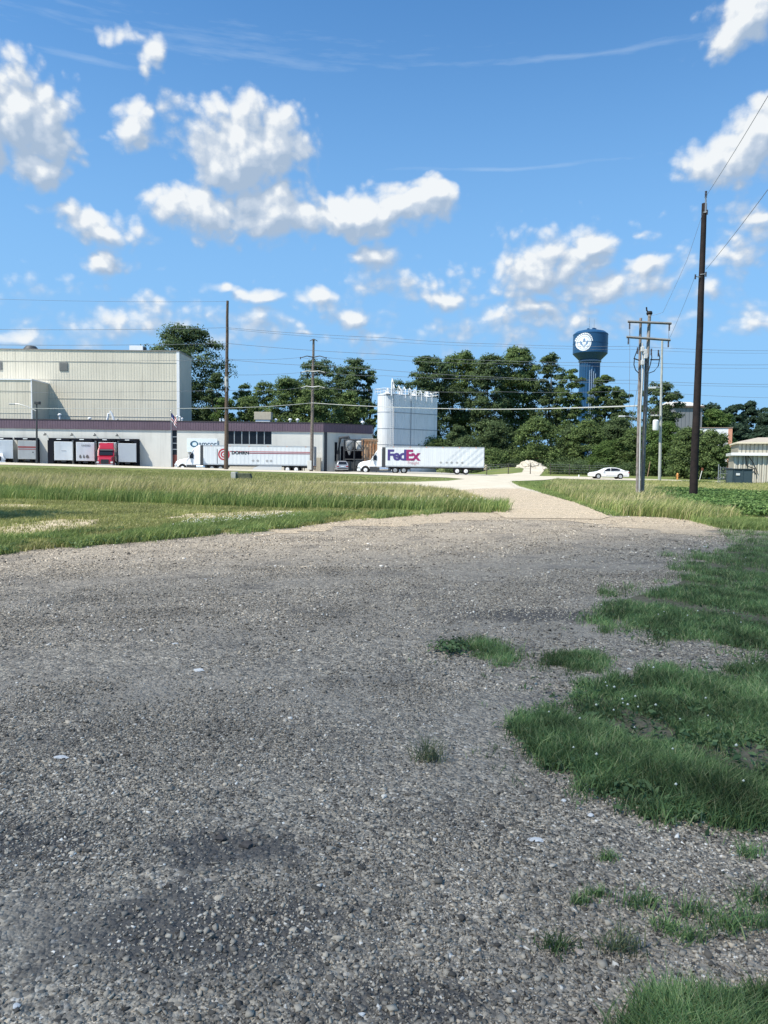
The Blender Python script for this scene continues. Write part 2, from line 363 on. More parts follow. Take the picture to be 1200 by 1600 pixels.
def gravel_mat(name, tint=(1, 1, 1), bright=0.0, patches=True):
    m, nt = nodes_mat(name); N = nt.nodes.new; L = nt.links.new; b = nt.nodes['Principled BSDF']; b.inputs['Roughness'].default_value = .95; b.inputs['Specular IOR Level'].default_value = .2
    tc = N('ShaderNodeTexCoord'); p = tc.outputs['Object']
    v1 = N('ShaderNodeTexVoronoi'); v1.inputs['Scale'].default_value = 62; L(p, v1.inputs['Vector'])
    v2 = N('ShaderNodeTexVoronoi'); v2.inputs['Scale'].default_value = 130; L(p, v2.inputs['Vector'])
    s1 = N('ShaderNodeSeparateXYZ'); L(v1.outputs['Color'], s1.inputs[0]); s2 = N('ShaderNodeSeparateXYZ'); L(v2.outputs['Color'], s2.inputs[0])
    c1 = ramp(nt, s1.outputs[0], STONES); c2 = ramp(nt, s2.outputs[0], STONES)
    c = gmix(nt, mrange(nt, gnoise(nt, p, 9, 3), .42, .58), c1, c2)
    # coarse speckle that still reads a few metres off
    v3 = N('ShaderNodeTexVoronoi'); v3.inputs['Scale'].default_value = 22; L(p, v3.inputs['Vector']); s3 = N('ShaderNodeSeparateXYZ'); L(v3.outputs['Color'], s3.inputs[0])
    c = gmix(nt, .55, c, ramp(nt, s3.outputs[1], [(0, (.35, .35, .37)), (.5, (.9, .9, .9)), (1, (1.65, 1.62, 1.55))]), 'MULTIPLY')
    fines = gmix(nt, mrange(nt, gnoise(nt, p, 2.2, 4), .35, .65), (.29, .255, .205, 1), (.37, .32, .255, 1))
    mp = N('ShaderNodeMapping'); mp.inputs['Rotation'].default_value = (0, 0, R(-44)); mp.inputs['Scale'].default_value = (.10, .85, 1); L(p, mp.inputs[0])
    tr = gnoise(nt, mp.outputs[0], 1.3, 5, .6)
    c = gmix(nt, mrange(nt, tr, .44, .62, 0., .8), c, fines)
    if patches:
        dk = mrange(nt, gnoise(nt, p, .9, 6, .65), .52, .68, 0., .6)
        for (px, py, w_, h_) in ((40, 1310, .40, .22), (350, 1325, .42, .16), (330, 1450, .55, .28), (820, 960, 1.0, .4), (640, 1560, .3, .12)):
            g = G(px, py); sb = N('ShaderNodeVectorMath'); sb.operation = 'SUBTRACT'; L(p, sb.inputs[0]); sb.inputs[1].default_value = (g.x, g.y, 0)
            ml = N('ShaderNodeVectorMath'); ml.operation = 'MULTIPLY'; L(sb.outputs[0], ml.inputs[0]); ml.inputs[1].default_value = (1/w_, 1/h_, 0)
            ln = N('ShaderNodeVectorMath'); ln.operation = 'LENGTH'; L(ml.outputs[0], ln.inputs[0])
            ad = N('ShaderNodeMath'); ad.operation = 'MULTIPLY_ADD'; L(gnoise(nt, p, 5, 5, .7), ad.inputs[0]); ad.inputs[1].default_value = -2.2; L(ln.outputs[1], ad.inputs[2])
            mxx = N('ShaderNodeMath'); mxx.operation = 'MAXIMUM'; L(dk, mxx.inputs[0]); L(mrange(nt, ad.outputs[0], .15, -.6, 0., .85), mxx.inputs[1]); dk = mxx.outputs[0]
        c = gmix(nt, dk, c, (.085, .08, .076, 1))
    c = gmix(nt, 1.0, c, (*[1.0*x*(1+bright) for x in tint], 1), 'MULTIPLY')
    L(c, b.inputs['Base Color'])
    h = N('ShaderNodeMath'); h.operation = 'ADD'; L(v1.outputs['Distance'], h.inputs[0]); L(mrange(nt, v3.outputs['Distance'], 0, 1, 0, 1.6), h.inputs[1])
    h2 = N('ShaderNodeMath'); h2.operation = 'MULTIPLY_ADD'; L(gnoise(nt, p, 5, 6, .7), h2.inputs[0]); h2.inputs[1].default_value = -3.0; L(h.outputs[0], h2.inputs[2])
    bp = N('ShaderNodeBump'); bp.invert = True; bp.inputs['Distance'].default_value = .011; bp.inputs['Strength'].default_value = 1; L(h2.outputs[0], bp.inputs['Height']); L(bp.outputs[0], b.inputs['Normal'])
    return m
def soil_mat(name, a, b_, c_, scale=.35, fine=14, bump=.03):
    m, nt = nodes_mat(name); N = nt.nodes.new; L = nt.links.new; b = nt.nodes['Principled BSDF']; b.inputs['Roughness'].default_value = 1; b.inputs['Specular IOR Level'].default_value = .1
    p = N('ShaderNodeTexCoord').outputs['Object']
    c = gmix(nt, mrange(nt, gnoise(nt, p, scale, 5, .6), .38, .62), (*a, 1), (*b_, 1))
    c = gmix(nt, mrange(nt, gnoise(nt, p, fine, 4, .7), .45, .72), c, (*c_, 1))
    L(c, b.inputs['Base Color'])
    bp = N('ShaderNodeBump'); bp.inputs['Distance'].default_value = bump; L(gnoise(nt, p, fine*.6, 5, .7), bp.inputs['Height']); L(bp.outputs[0], b.inputs['Normal'])
    return m
def concrete_mat(name, a, b_, bump=.004, joint=None):
    return soil_mat(name, a, b_, tuple(x*.86 for x in a), .5, 6, bump)
GRASSY = soil_mat('grass_ground', (.13, .17, .055), (.19, .21, .075), (.09, .125, .045), .22, 5, .08)
o = raw('ground', *(lambda g: (g[0], [g[1]]))(ground_grid()), GRASSY); tag(o, 'broad green grassy ground reaching to the horizon', None, kind='structure')
LOTPX_FAR = [(-420, 905), (-200, 884), (0, 862), (130, 850), (300, 835), (460, 822), (560, 809), (680, 801), (790, 798), (870, 801), (950, 805), (1040, 808), (1120, 816), (1190, 822), (1500, 824)]
lot = pxpoly(LOTPX_FAR)+[(26, 10), (16, -8), (-16, -8)]
tag(sheet('gravel_lot', lot, .0, gravel_mat('gravel'), 3.0, .06), 'coarse grey gravel lot filling the foreground', None, kind='structure')
YARD = pxpoly([(-90, 722.5), (0, 723.5), (355, 731.5), (560, 738), (755, 742.6)])
tag(sheet('yard', [(-80, 103.6), (-50, 104), (-23, 105), (-4, 108.5), (14, 114.5)]+[(17, 121), (14, 128), (10, 150), (-78, 150), ], .006, concrete_mat('yard_concrete', (.36, .35, .32), (.44, .42, .38))), 'pale concrete yard in front of the loading docks', None, kind='structure')
CREAM = concrete_mat('street_concrete', (.50, .455, .36), (.58, .53, .43))
ST_FAR = [(740, 742.2), (790, 741.5), (850, 744), (900, 744.5), (1000, 748), (1100, 751.5), (1300, 758)]
ST_NEAR = [(1300, 761.5), (1100, 754.5), (1000, 750.8), (900, 748.8), (870, 748), (850, 750), (800, 752), (800, 756), (840, 765), (850, 774), (690, 774), (700, 764), (640, 758.5), (560, 756.5), (450, 754.2), (400, 753.6), (400, 752.6), (450, 752.4), (560, 753.4), (650, 753), (700, 751.4), (726, 748.6), (700, 746.4)]
tag(sheet('street', [(-90, 103.6), (-50, 104), (-23, 105), (-4, 108.5)]+pxpoly(ST_FAR+ST_NEAR)+[(-4, 93.5), (-23, 95.4), (-50, 95.6), (-90, 95.6)], .012, CREAM, 2.5), 'sunlit cream concrete street running in front of the plant', None, kind='structure')
AP = [(772, 801), (742, 778), (712, 766), (760, 763.5), (812, 763.8), (850, 772), (900, 786), (955, 808), (940, 812), (790, 810)]
APM = gravel_mat('packed_gravel', (1.30, 1.24, 1.14), .15, False)
tag(sheet('approach_road', pxpoly(AP), .02, APM, 1.5, .05), 'packed beige gravel approach between the lot and the street', None, kind='structure')
BORD = concrete_mat('cream_gravel', (.50, .455, .365), (.60, .55, .455), .05)
tag(sheet('approach_shoulder', pxpoly([(794, 754), (806, 762), (850, 771), (900, 785), (952, 805), (968, 806), (915, 786), (862, 769.5), (822, 760), (800, 753)]), .026, BORD, 1.5, .08), 'cream gravel shoulder along the right edge of the approach', None, kind='structure')
tag(sheet('sidewalk', pxpoly([(955, 754.3), (1000, 756), (1035, 763), (1090, 768.6), (1250, 781), (1250, 782.6), (1090, 770), (1030, 764.6), (1000, 757.4), (955, 755.4)]), .012, CREAM, 2.0), 'narrow cream sidewalk behind the pole', None, kind='structure')
a0 = G(772, 742.2); b0 = G(842, 743.4)
tag(sheet('dirt_track', [(a0.x, a0.y), (22.6, 121), (24.8, 131), (27.4, 133), (28.6, 131), (26.2, 122), (b0.x, b0.y)], .016, BORD, 1.0, .1), 'cream dirt track climbing to the gravel heap', None, kind='structure')
# bare sandy patches in the mown field
LIP = gravel_mat('pale_gravel', (1.17, 1.11, 1.02), .12, False)
tag(sheet('gravel_lip', pxpoly([(545, 812), (680, 803), (780, 800.5), (870, 802.5), (960, 808), (1040, 809), (1118, 817), (1150, 827), (1085, 838), (1000, 826), (900, 815), (760, 812), (640, 822), (560, 822), (470, 834), (380, 838), (450, 828)]), .006, LIP, 1.5, .45), 'sunlit beige gravel along the far lip of the lot', None, kind='structure')
SAND = soil_mat('sandy_soil', (.56, .47, .34), (.44, .37, .25), (.24, .23, .12), 1.2, 5, .03)
for nm, pts in (('bare_soil', [(-200, 850), (-60, 832), (20, 820), (90, 812), (165, 811), (150, 824), (100, 834), (20, 843), (-40, 856), (-180, 870)]), ('bare_soil', [(240, 812), (300, 803), (430, 797.5), (474, 799.5), (420, 807), (330, 812)]), ('bare_soil', [(-40, 791), (20, 787.5), (88, 790.5), (40, 795)])):
    tag(sheet(nm, pxpoly(pts), .008, SAND, 1.5, .30), 'pale bare sandy soil showing through the mown grass', None, kind='structure')
# thin rooted soil under the right hand grass
ROOT = soil_mat('rooted_soil', (.13, .12, .085), (.17, .15, .11), (.07, .085, .04), 2.5, 30, .02)
PATCH = {
 'big': [(1420, 1062), (1200, 1042), (1100, 1046), (1000, 1062), (880, 1080), (850, 1112), (800, 1150), (810, 1172), (890, 1212), (990, 1262), (1060, 1278), (1200, 1292), (1420, 1330)],
 'upper': [(1500, 829), (1160, 829), (1138, 836), (1140, 850), (1060, 872), (1086, 888), (1050, 906), (1000, 926), (945, 942), (930, 962), (965, 988), (1060, 1006), (1130, 1012), (1190, 1018), (1500, 1040)],
 'small_a': [(690, 1010), (760, 1000), (800, 1020), (812, 1044), (770, 1052), (690, 1030)],
 'small_b': [(858, 1028), (900, 1018), (945, 1026), (940, 1044), (870, 1046)],
 'corner': [(1000, 1612), (1020, 1586), (1095, 1584), (1200, 1562), (1400, 1570), (1400, 1720), (985, 1720)],
}
for k in ('big', 'upper', 'corner'):
    pp = PATCH[k]; cx = sum(p[0] for p in pp)/len(pp); cy = sum(p[1] for p in pp)/len(pp)
    tag(sheet('turf_soil', pxpoly([(cx+(x-cx)*.84, cy+(y-cy)*.78) for x, y in pp]), .006, ROOT, 1.0, .04), 'dark soil under the grass at the edge of the gravel', None, kind='structure')
# ------------------------------------------------------------------ plain materials
WALL = mat('painted_block', (.68, .65, .57), .85, .2, var=.06, vscale=.4, stains=.25)
WALLW = mat('white_wall', (.68, .66, .60), .8, .2, var=.05, vscale=.4, stains=.25)
PANEL = mat('ribbed_panel', (.68, .625, .505), .55, .3, var=.06, vscale=.25, stripes=(0, .45, .025, .965), stains=.3)
PANELS = mat('ribbed_panel_side', (.68, .625, .505), .55, .3, var=.06, vscale=.25, stripes=(1, .45, .04, .93), stains=.3)
FASCIA = mat('plum_fascia', (.135, .095, .122), .6, .3, var=.1, vscale=.8, stripes=(0, .4, .03, .85))
FASCIA_E = mat('dark_trim', (.05, .045, .05), .6)
GLASS = mat('dark_glass', (.012, .015, .022), .25, .3)
BLACK = mat('black_rubber', (.014, .014, .015), .75, .3)
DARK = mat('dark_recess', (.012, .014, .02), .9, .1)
ALU = mat('aluminium', (.55, .56, .57), .42, .5, .6, var=.08)
CHROME = mat('bright_metal', (.72, .73, .74), .25, .5, .9)
STEELD = mat('dark_steel', (.06, .065, .07), .6, .4, .3)
GALV = mat('galvanised', (.36, .38, .39), .5, .4, .5, var=.12, vscale=2)
WHITEP = mat('white_paint', (.80, .80, .79), .38, .5, var=.03, coat=.2)
TRWHITE = mat('trailer_white', (.70, .73, .74), .45, .4, var=.04, vscale=.5, stripes=(0, .6, .006, .90), stains=.12)
TRFRONT = mat('trailer_nose_white', (.82, .83, .82), .5, .4, var=.05, vscale=.8, stains=.2)
TRGREY = mat('trailer_nose_grey', (.60, .59, .55), .5, .4, var=.05, vscale=.8, stains=.25)
REDP = mat('red_paint', (.36, .012, .03), .3, .5, coat=.4)
REDD = mat('dull_red', (.42, .10, .09), .6)
SILVER = mat('silver_paint', (.50, .51, .53), .3, .5, .5, coat=.3)
TAIL = mat('tail_lamp_red', (.35, .01, .01), .3)
LAMP = mat('lamp_lens', (.75, .76, .74), .15, .6)
AMBER = mat('amber_lens', (.8, .25, .02), .3)
ROOFM = mat('roof_membrane', (.55, .55, .52), .9, var=.1)
WOODL = mat('weathered_pole_wood', (.23, .20, .175), .9, .1, var=.25, vscale=6, col2=(.14, .115, .10), stains=.5)
WOODB = mat('brown_pole_wood', (.14, .105, .08), .9, .1, var=.25, vscale=6, stains=.5)
WOODK = mat('tarred_pole_wood', (.016, .013, .013), .8, .2, col2=(.03, .022, .02), vscale=4, bump=.004, bscale=18)
PORC = mat('insulator_glaze', (.09, .07, .07), .3, .5)
WIRE = mat('wire_metal', (.22, .23, .25), .6, .4, .3)
WIREL = mat('pale_cable', (.50, .51, .48), .6, .4)
SILO = mat('silo_paint', (.78, .79, .78), .45, .4, var=.05, vscale=.6, stains=.25)
TAN = mat('tan_metal', (.50, .44, .34), .6, .3, var=.06, stains=.2)
RUST = mat('rusty_tan', (.50, .36, .24), .8, .2, col2=(.36, .16, .07), vscale=1.2, stains=.4)
def Z(x, y): return float(gz(x, y))
# ------------------------------------------------------------------ plant building
def low_building():
    WY = 116.0; x0 = -82.0; x1 = -9.75; zt = 7.92; zf = 6.42
    t = thing('plant_building', 'long low pale factory block with a plum fascia, loading docks and dark ribbon windows', 'building', (0, 0, 0))
    X = lambda px: (px-600)/FPX*WY
    d1, d2, d3 = X(62.5), X(80), X(218.5); zd = 4.75
    w1, w2 = X(267.5), X(276.5)                      # vertical window strip
    r1, r2, rz = X(354), X(424), 4.35                # ribbon windows
    w = MB()
    w.box(x0, d1, WY, WY+.4, zd, zf); w.box(d1, d2, WY, WY+.4, 0, zf); w.box(d2, d3, WY, WY+.4, zd, zf)
    w.box(d3, w1, WY, WY+.4, 0, zf); w.box(w2, r1, WY, WY+.4, 0, zf); w.box(r1, r2, WY, WY+.4, 0, rz); w.box(r2, x1, WY, WY+.4, 0, zf)
    for a in (x0, d2):                              # side walls of the recessed docks
        w.box(a-.2, a, WY+.4, WY+15, 0, zf)
    for b in (d1, d3): w.box(b, b+.2, WY+.4, WY+15, 0, zf)
    w.build('wall', WALLW, t)
    ang = MB()                                      # canted wall on the right
    ax, ay, bx, by = x1, WY, -2.15, 121.0
    dx, dy = bx-ax, by-ay; L = math.hypot(dx, dy); nx, ny = dy/L, -dx/L
    ang.add([(ax, ay, 0), (bx, by, 0), (bx, by, zf), (ax, ay, zf), (ax-nx*.4, ay-ny*.4, 0), (bx-nx*.4, by-ny*.4, 0), (bx-nx*.4, by-ny*.4, zf), (ax-nx*.4, ay-ny*.4, zf)],
            [(0, 1, 2, 3), (7, 6, 5, 4), (3, 2, 6, 7), (1, 5, 6, 2), (0, 3, 7, 4)])
    ang.add([(bx, by, 0), (bx, by+14, 0), (bx, by+14, zf), (bx, by, zf)], [(0, 1, 2, 3)])
    ang.build('wall', WALL, t)
    fa = MB(); fa.box(x0, x1+.15, WY-.15, WY+.5, zf, zt-.14); fa.build('fascia', FASCIA, t)
    fb = MB(); q = .15
    fb.add([(ax+nx*q, ay+ny*q, zf), (bx+nx*q, by+ny*q, zf), (bx+nx*q, by+ny*q, zt-.14), (ax+nx*q, ay+ny*q, zt-.14), (ax, ay+.6, zf), (bx, by+.6, zf), (bx, by+.6, zt-.14), (ax, ay+.6, zt-.14)], [(0, 1, 2, 3), (3, 2, 6, 7), (0, 4, 5, 1), (1, 5, 6, 2)])
    fb.add([(bx+nx*q, by, zf), (bx+nx*q, by+14, zf), (bx+nx*q, by+14, zt-.14), (bx+nx*q, by, zt-.14)], [(0, 1, 2, 3)])
    fb.build('fascia', FASCIA, t)
    rf = MB(); rf.prismz([(x0, WY-.2), (x1+.2, WY-.2), (bx+.25, by), (bx+.25, by+14), (x0, by+14)], zt-.14, zt); rf.build('roof', FASCIA_E, t)
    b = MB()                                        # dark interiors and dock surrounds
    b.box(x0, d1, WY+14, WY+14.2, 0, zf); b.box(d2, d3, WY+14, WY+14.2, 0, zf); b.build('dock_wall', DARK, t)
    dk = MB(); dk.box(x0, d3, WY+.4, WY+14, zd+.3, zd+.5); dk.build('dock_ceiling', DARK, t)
    nm = 0
    for a, c in ((X(-66), X(-44)), (X(-40), X(-4)), (X(0)-.6, X(20.5)), (X(27.5), X(61.5)), (X(80.5), X(112.5)), (X(115.5), X(148)), (X(151), X(183.5)), (X(186), X(218))):
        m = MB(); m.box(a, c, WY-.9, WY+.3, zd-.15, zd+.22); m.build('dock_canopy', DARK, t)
        l = MB(); l.box((a+c)/2-.35, (a+c)/2+.35, WY-.93, WY-.90, zd-.02, zd+.1); l.build('dock_lamp', LAMP, t)
        if nm in (3, 4, 7) and nm != 9:
            s = MB(); xx = c-.12 if nm in (3, 7) else a
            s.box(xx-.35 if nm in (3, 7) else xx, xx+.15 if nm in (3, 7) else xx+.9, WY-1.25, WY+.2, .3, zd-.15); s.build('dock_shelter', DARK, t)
        nm += 1
    for a in (X(20.5), X(27.5)): pass
    pier = MB(); pier.box(X(20.6), X(27.4), WY-.02, WY+.38, 0, zd); pier.build('pier', WALLW, t)
    for px in (113.8, 149.5, 184.7):
        pr = MB(); pr.box(X(px)-.13, X(px)+.13, WY-.02, WY+.3, 0, zd); pr.build('pier', WALLW, t)
    for px in (73, 114.5, 150, 184.5):
        g = MB(); g.path([(X(px), WY, 5.6), (X(px), WY-.5, 5.75), (X(px)+.15, WY-.8, 5.5)], .05); g.box(X(px)+.02, X(px)+.32, WY-1.05, WY-.7, 5.35, 5.5); g.build('wall_lamp', STEELD, t)
    # vertical strip: four dark panes with pale rails
    fr = MB(); fr.box(w1, w1+.16, WY-.03, WY+.3, 0, zf)
    for zz in (5.35, 4.35, 3.4): fr.box(w1+.16, w2, WY+.05, WY+.16, zz, zz+.12)
    f = fr.build('window', GALV, t)
    pn = MB(); pn.box(w1+.16, w2, WY+.17, WY+.2, 2.6, zf); pn.build('pane', GLASS, f)
    dr = MB(); dr.box(w1+.16, w2, WY+.17, WY+.21, .4, 2.6); dr.build('door', mat('brick_red_door', (.16, .05, .04), .6), t)
    n = 6
    for i in range(n):
        a = r1+(r2-r1)*i/n; c = r1+(r2-r1)*(i+1)/n
        fr = MB(); fr.box(a, a+.07, WY+.02, WY+.2, rz, zf); fr.box(c-.07, c, WY+.02, WY+.2, rz, zf); fr.box(a+.07, c-.07, WY+.02, WY+.2, rz, rz+.07)
        f = fr.build('window', GALV, t)
        pn = MB(); pn.box(a+.07, c-.07, WY+.12, WY+.15, rz+.07, zf)
        for k in range(6): pn.box(a+.07+(c-a-.14)*(k+.5)/6-.01, a+.07+(c-a-.14)*(k+.5)/6+.01, WY+.10, WY+.12, rz+.07, zf)
        pn.build('pane', GLASS, f)
    # canted wall: two dark slits and a dark sheet painting the bay's shade
    def on(u, z0, z1, w_, name, m, th=.05, par=t):
        q = MB(); c = Vector((ax+dx*u, ay+dy*u, 0)); h = Vector((dx/L, dy/L, 0))*(w_/2); n_ = Vector((nx, ny, 0))*th
        q.add([c-h+n_+Vector((0, 0, z0)), c+h+n_+Vector((0, 0, z0)), c+h+n_+Vector((0, 0, z1)), c-h+n_+Vector((0, 0, z1)), c-h+Vector((0, 0, z0)), c+h+Vector((0, 0, z0)), c+h+Vector((0, 0, z1)), c-h+Vector((0, 0, z1))],
              [(0, 1, 2, 3), (0, 3, 7, 4), (1, 5, 6, 2), (3, 2, 6, 7), (0, 4, 5, 1)])
        return q.build(name, m, par)
    on(.055, .3, zf, .5, 'downpipe', STEELD, .08)
    on(.26, 1.9, 4.9, .45, 'window', GLASS)
    on(.60, .1, 4.3, 4.4, 'loading_bay_shade', DARK)
    pd = MB(); pd.box(-10.9, -9.95, WY-1.6, WY-.2, Z(-10, 115), 2.4); pd.build('door_enclosure', TAN, t)
    return t
low_building()
def high_building():
    t = thing('warehouse_tower', 'tall windowless beige ribbed metal hall rising behind the low factory block', 'building', (0, 0, 0))
    Y = 124.0; zt = 19.8; xr = -34.45
    w = MB(); w.box(-92, xr, Y, Y+.3, 0, zt); w.build('wall', PANEL, t)
    e = MB(); e.box(xr-.3, xr+.01, Y+.3, 131.6, 0, zt); e.build('wall', PANELS, t)
    bk = MB(); bk.box(-92, xr, 131.6, 131.8, 0, zt); bk.build('wall', PANELS, t)
    for z in (17.9, 14.9, 11.8, 8.9):
        s = MB(); s.box(-92, xr+.03, Y-.05, Y, z, z+.09); s.build('seam', mat('seam_grey', (.53, .50, .43), .7), t)  # seam strips a tone darker than the panels
    c = MB(); c.box(-92.1, xr+.12, Y-.12, 131.9, zt, zt+.16); c.build('roof', mat('roof_cap', (.24, .23, .21), .6), t)
    tr = MB(); tr.box(xr-.42, xr+.05, Y-.06, Y-.051+.06, 9.0, zt); tr.build('corner_trim', WHITEP, t)
    for a, b in ((95.5, 108.5), (-6, 7)):
        x0, x1 = (a-600)/FPX*Y, (b-600)/FPX*Y
        l = MB(); l.box(x0, x1, Y-.1, Y-.02, 16.4, 17.8)
        for k in range(7): l.box(x0+.05, x1-.05, Y-.14, Y-.1, 16.5+k*.18, 16.58+k*.18)
        l.build('louvre', mat('louvre_grey', (.25, .24, .22), .7), t)
    ax0, ax1 = -92, -56.25
    a = MB(); a.box(ax0, ax1, 118.0, 118.25, 0, 14.15); a.build('annex_wall', PANEL, t)
    a = MB(); a.box(ax1-.25, ax1, 118.25, Y, 0, 14.15); a.build('annex_wall', PANELS, t)
    a = MB(); a.box(ax0, ax1+.1, 117.88, Y, 14.15, 14.33); a.build('annex_roof', WHITEP, t)
    a = MB(); a.box(ax0, ax1+.02, 117.96, 118, 12.4, 12.49); a.box(ax0, ax1+.02, 117.96, 118, 8.9, 8.98); a.build('seam', MATS['seam_grey'], t)
    a = MB(); a.box(ax1-.12, ax1+.04, 117.95, 118.1, 7.9, 14.15); a.build('corner_trim', WHITEP, t)
high_building()
def roof_items():
    def X(px, d): return (px-600)/FPX*d
    def ZZ(px, py, d): return P(px, py, d).z
    d = 128
    t = thing('roof_fan', 'dark curb mounted fan hood on the roof of the tall hall, left', 'roof fan', (X(52, d), d, 19.95))
    m = MB(); m.prism([(-.85, 0), (.85, 0), (.85, .25), (-.85, .25)], -.85, .85); m.build('curb', STEELD, t)
    m = MB(); m.lathe([(.95, .25), (1.25, .45), (1.2, .6), (.8, 1.05), (.3, 1.12)], n=12); m.build('hood', STEELD, t, smooth=30)
    t = thing('rooftop_unit', 'white box unit on the roof of the tall hall near its right end', 'air handling unit', (X(217, d), d, 19.95))
    m = MB(); m.box(-1.2, 1.1, -.8, .8, .3, 1.25); m.build('housing', WHITEP, t, bevel=.03)
    m = MB(); m.box(-1.1, 1.1, -.7, .7, 0, .3); m.box(1.1, 1.35, -.5, .5, .2, 1.1); m.build('stand', STEELD, t)
    d = 120; zr = 7.93
    t = thing('rooftop_unit', 'tan box unit on a white curb on the low roof', 'air handling unit', (X(411, d), d, zr))
    m = MB(); m.box(-1.35, 1.35, -.9, .9, .5, 1.75); m.build('housing', TAN, t, bevel=.03)
    m = MB(); m.box(-1.15, 1.15, -.8, .8, 0, .5); m.build('curb', WHITEP, t)
    for px, h in ((94.5, .85), (141, .3), (430, .45), (452.5, .5), (464, .5), (344, .5), (349, .5), (565, .25)):
        t = thing('roof_vent', {94.5: 'white mushroom vent on the low roof in front of the annex shadow', 141: 'low white vent dome on the low roof, left of the snorkel ducts', 430: 'small white vent just right of the tan rooftop unit', 452.5: 'white mushroom vent on the low roof, left of a close pair by the pole', 464: 'white mushroom vent on the low roof, right of a close pair by the pole', 344: 'thin white vent pipe on the low roof just left of the tall brown pole', 349: 'thin white vent pipe nearly behind the tall brown pole', 565: 'small white vent at the right end of the low roof'}[px], 'roof vent', (X(px, d), d, zr), group='vents on the low roof')
        m = MB(); m.tube((0, 0, 0), (0, 0, h), .13, n=10); m.build('stem', WHITEP, t, smooth=True)
        m = MB(); m.lathe([(.3, h), (.3, h+.15), (.12, h+.3)] if px not in (344, 349) else [(.16, h), (.16, h+.12), (.05, h+.15)], n=12); m.build('cap', WHITEP, t, smooth=30)
    t = thing('roof_duct', 'white A shaped snorkel duct on the low roof in front of the tall hall', 'duct', (X(173, d), d, zr))
    m = MB(); m.path([(-.5, 0, .1), (-.25, 0, 1.25), (.0, 0, 1.55), (.25, 0, 1.2), (.6, 0, .15)], .2, 8); m.build('pipe', WHITEP, t, smooth=True)
    m = MB(); m.path([(.8, 0, 0), (1.2, 0, .35), (1.3, 0, .2)], .14, 8); m.build('side_pipe', GALV, t, smooth=True)
    t = thing('roof_vent_cluster', 'small cluster of white vents at the foot of the tall hall corner', 'roof vents', (X(278, d), d, zr))
    m = MB()
    for q, h in ((-.6, .6), (-.1, .9), (.3, .75), (.7, .5)): m.tube((q, 0, 0), (q, 0, h), .12, n=8); m.lathe([(.2, h), (.2, h+.12), (.1, h+.2)], (q, 0), 8)
    m.build('stems', WHITEP, t, smooth=30)
roof_items()
def sign():
    d = 115.9; x0 = (292-600)/FPX*d; x1 = (339.5-600)/FPX*d
    t = thing('company_sign', 'white wall sign reading amcor beside a dark ring logo', 'sign', (x0, d, 3.05))
    W = x1-x0
    m = MB(); m.box(0, W, -.08, 0, 0, 2.12); m.build('board', mat('sign_white', (.74, .80, .83), .5), t, bevel=.02)
    cx, cz, n = 1.16, 1.27, 40; mb = MB()
    def ring(a, b, dx):
        vs = []
        for r, o in ((1, 0), (0, dx)):
            for k in range(n):
                q = 2*math.pi*k/n
                rr = (.60, .50) if r else (a, b)
                vs.append((cx+o+math.cos(q)*rr[0]*(1+.06*math.cos(2*q)), -.09, cz+math.sin(q)*rr[1]))
        return mb.add(vs, [(k, (k+1) % n, (k+1) % n+n, k+n) for k in range(n)])
    ring(.40, .33, .06); mb.build('ring_logo', mat('logo_navy', (.03, .07, .12), .5), t)
    mb2 = MB(); vs = []
    for r in (.43, .36):
        for k in range(n):
            q = 2*math.pi*k/n; vs.append((cx+.05+math.cos(q)*r, -.095, cz+math.sin(q)*r*.82))
    mb2.add(vs, [(k, (k+1) % n, (k+1) % n+n, k+n) for k in range(n)]); mb2.build('inner_ring', mat('logo_teal', (.12, .38, .48), .5), t)
    text_obj('lettering', 'amcor', 1.08, mat('sign_ink', (.05, .09, .13), .6), t, at(1.88, -.09, .98), .012)
sign()
def flag():
    g = G(268.3, 727.5); x, y = (267.5-600)/FPX*108, 108; z = Z(x, y)
    t = thing('flagpole', 'thin white flagpole in front of the dark window strip', 'flagpole', (x, y, z))
    m = MB(); m.tube((0, 0, 0), (0, 0, 8.5), .07, .04, 8); m.build('pole', GALV, t, smooth=True)
    m = MB(); m.lathe([(.02, 8.5), (.08, 8.57), (.02, 8.66)], n=8); m.build('finial', CHROME, t, smooth=True)
    f = MB(); n, h = 9, 7; W, H = .85, 1.15
    vs = [(W*i/(n-1)*(1-.15*j/(h-1)), .1*math.sin(i*1.5+j*.4), 8.3-H*(j/(h-1))-(i/(n-1))**1.2*1.05) for j in range(h) for i in range(n)]
    def part(cells, name, m_, off=0):
        q = MB(); fc = [(j*n+i, j*n+i+1, (j+1)*n+i+1, (j+1)*n+i) for j, i in cells]; us = sorted({v for f in fc for v in f}); q.add([(vs[u][0]+.02, vs[u][1]+off, vs[u][2]) for u in us], [tuple(us.index(v) for v in f) for f in fc]); return q.build(name, m_, fl)
    fl = MB(); fl.add([(a+.02, b+.012, c) for a, b, c in vs], [(j*n+i, j*n+i+1, (j+1)*n+i+1, (j+1)*n+i) for j in range(0, h-1) for i in range(n-1)])
    fl = fl.build('flag', mat('flag_red', (.42, .03, .04), .8), None); tag(fl, 'small furled American flag on the flagpole by the window strip', 'flag'); fl.location = (x, y, z)
    part([(j, i) for j in range(1, h-1, 2) for i in range(n-1) if not (j < 3 and i < 4)], 'white_stripes', mat('flag_white', (.75, .75, .75), .8))
    part([(j, i) for j in range(0, 3) for i in range(4)], 'canton', mat('flag_blue', (.03, .04, .16), .8))
flag()
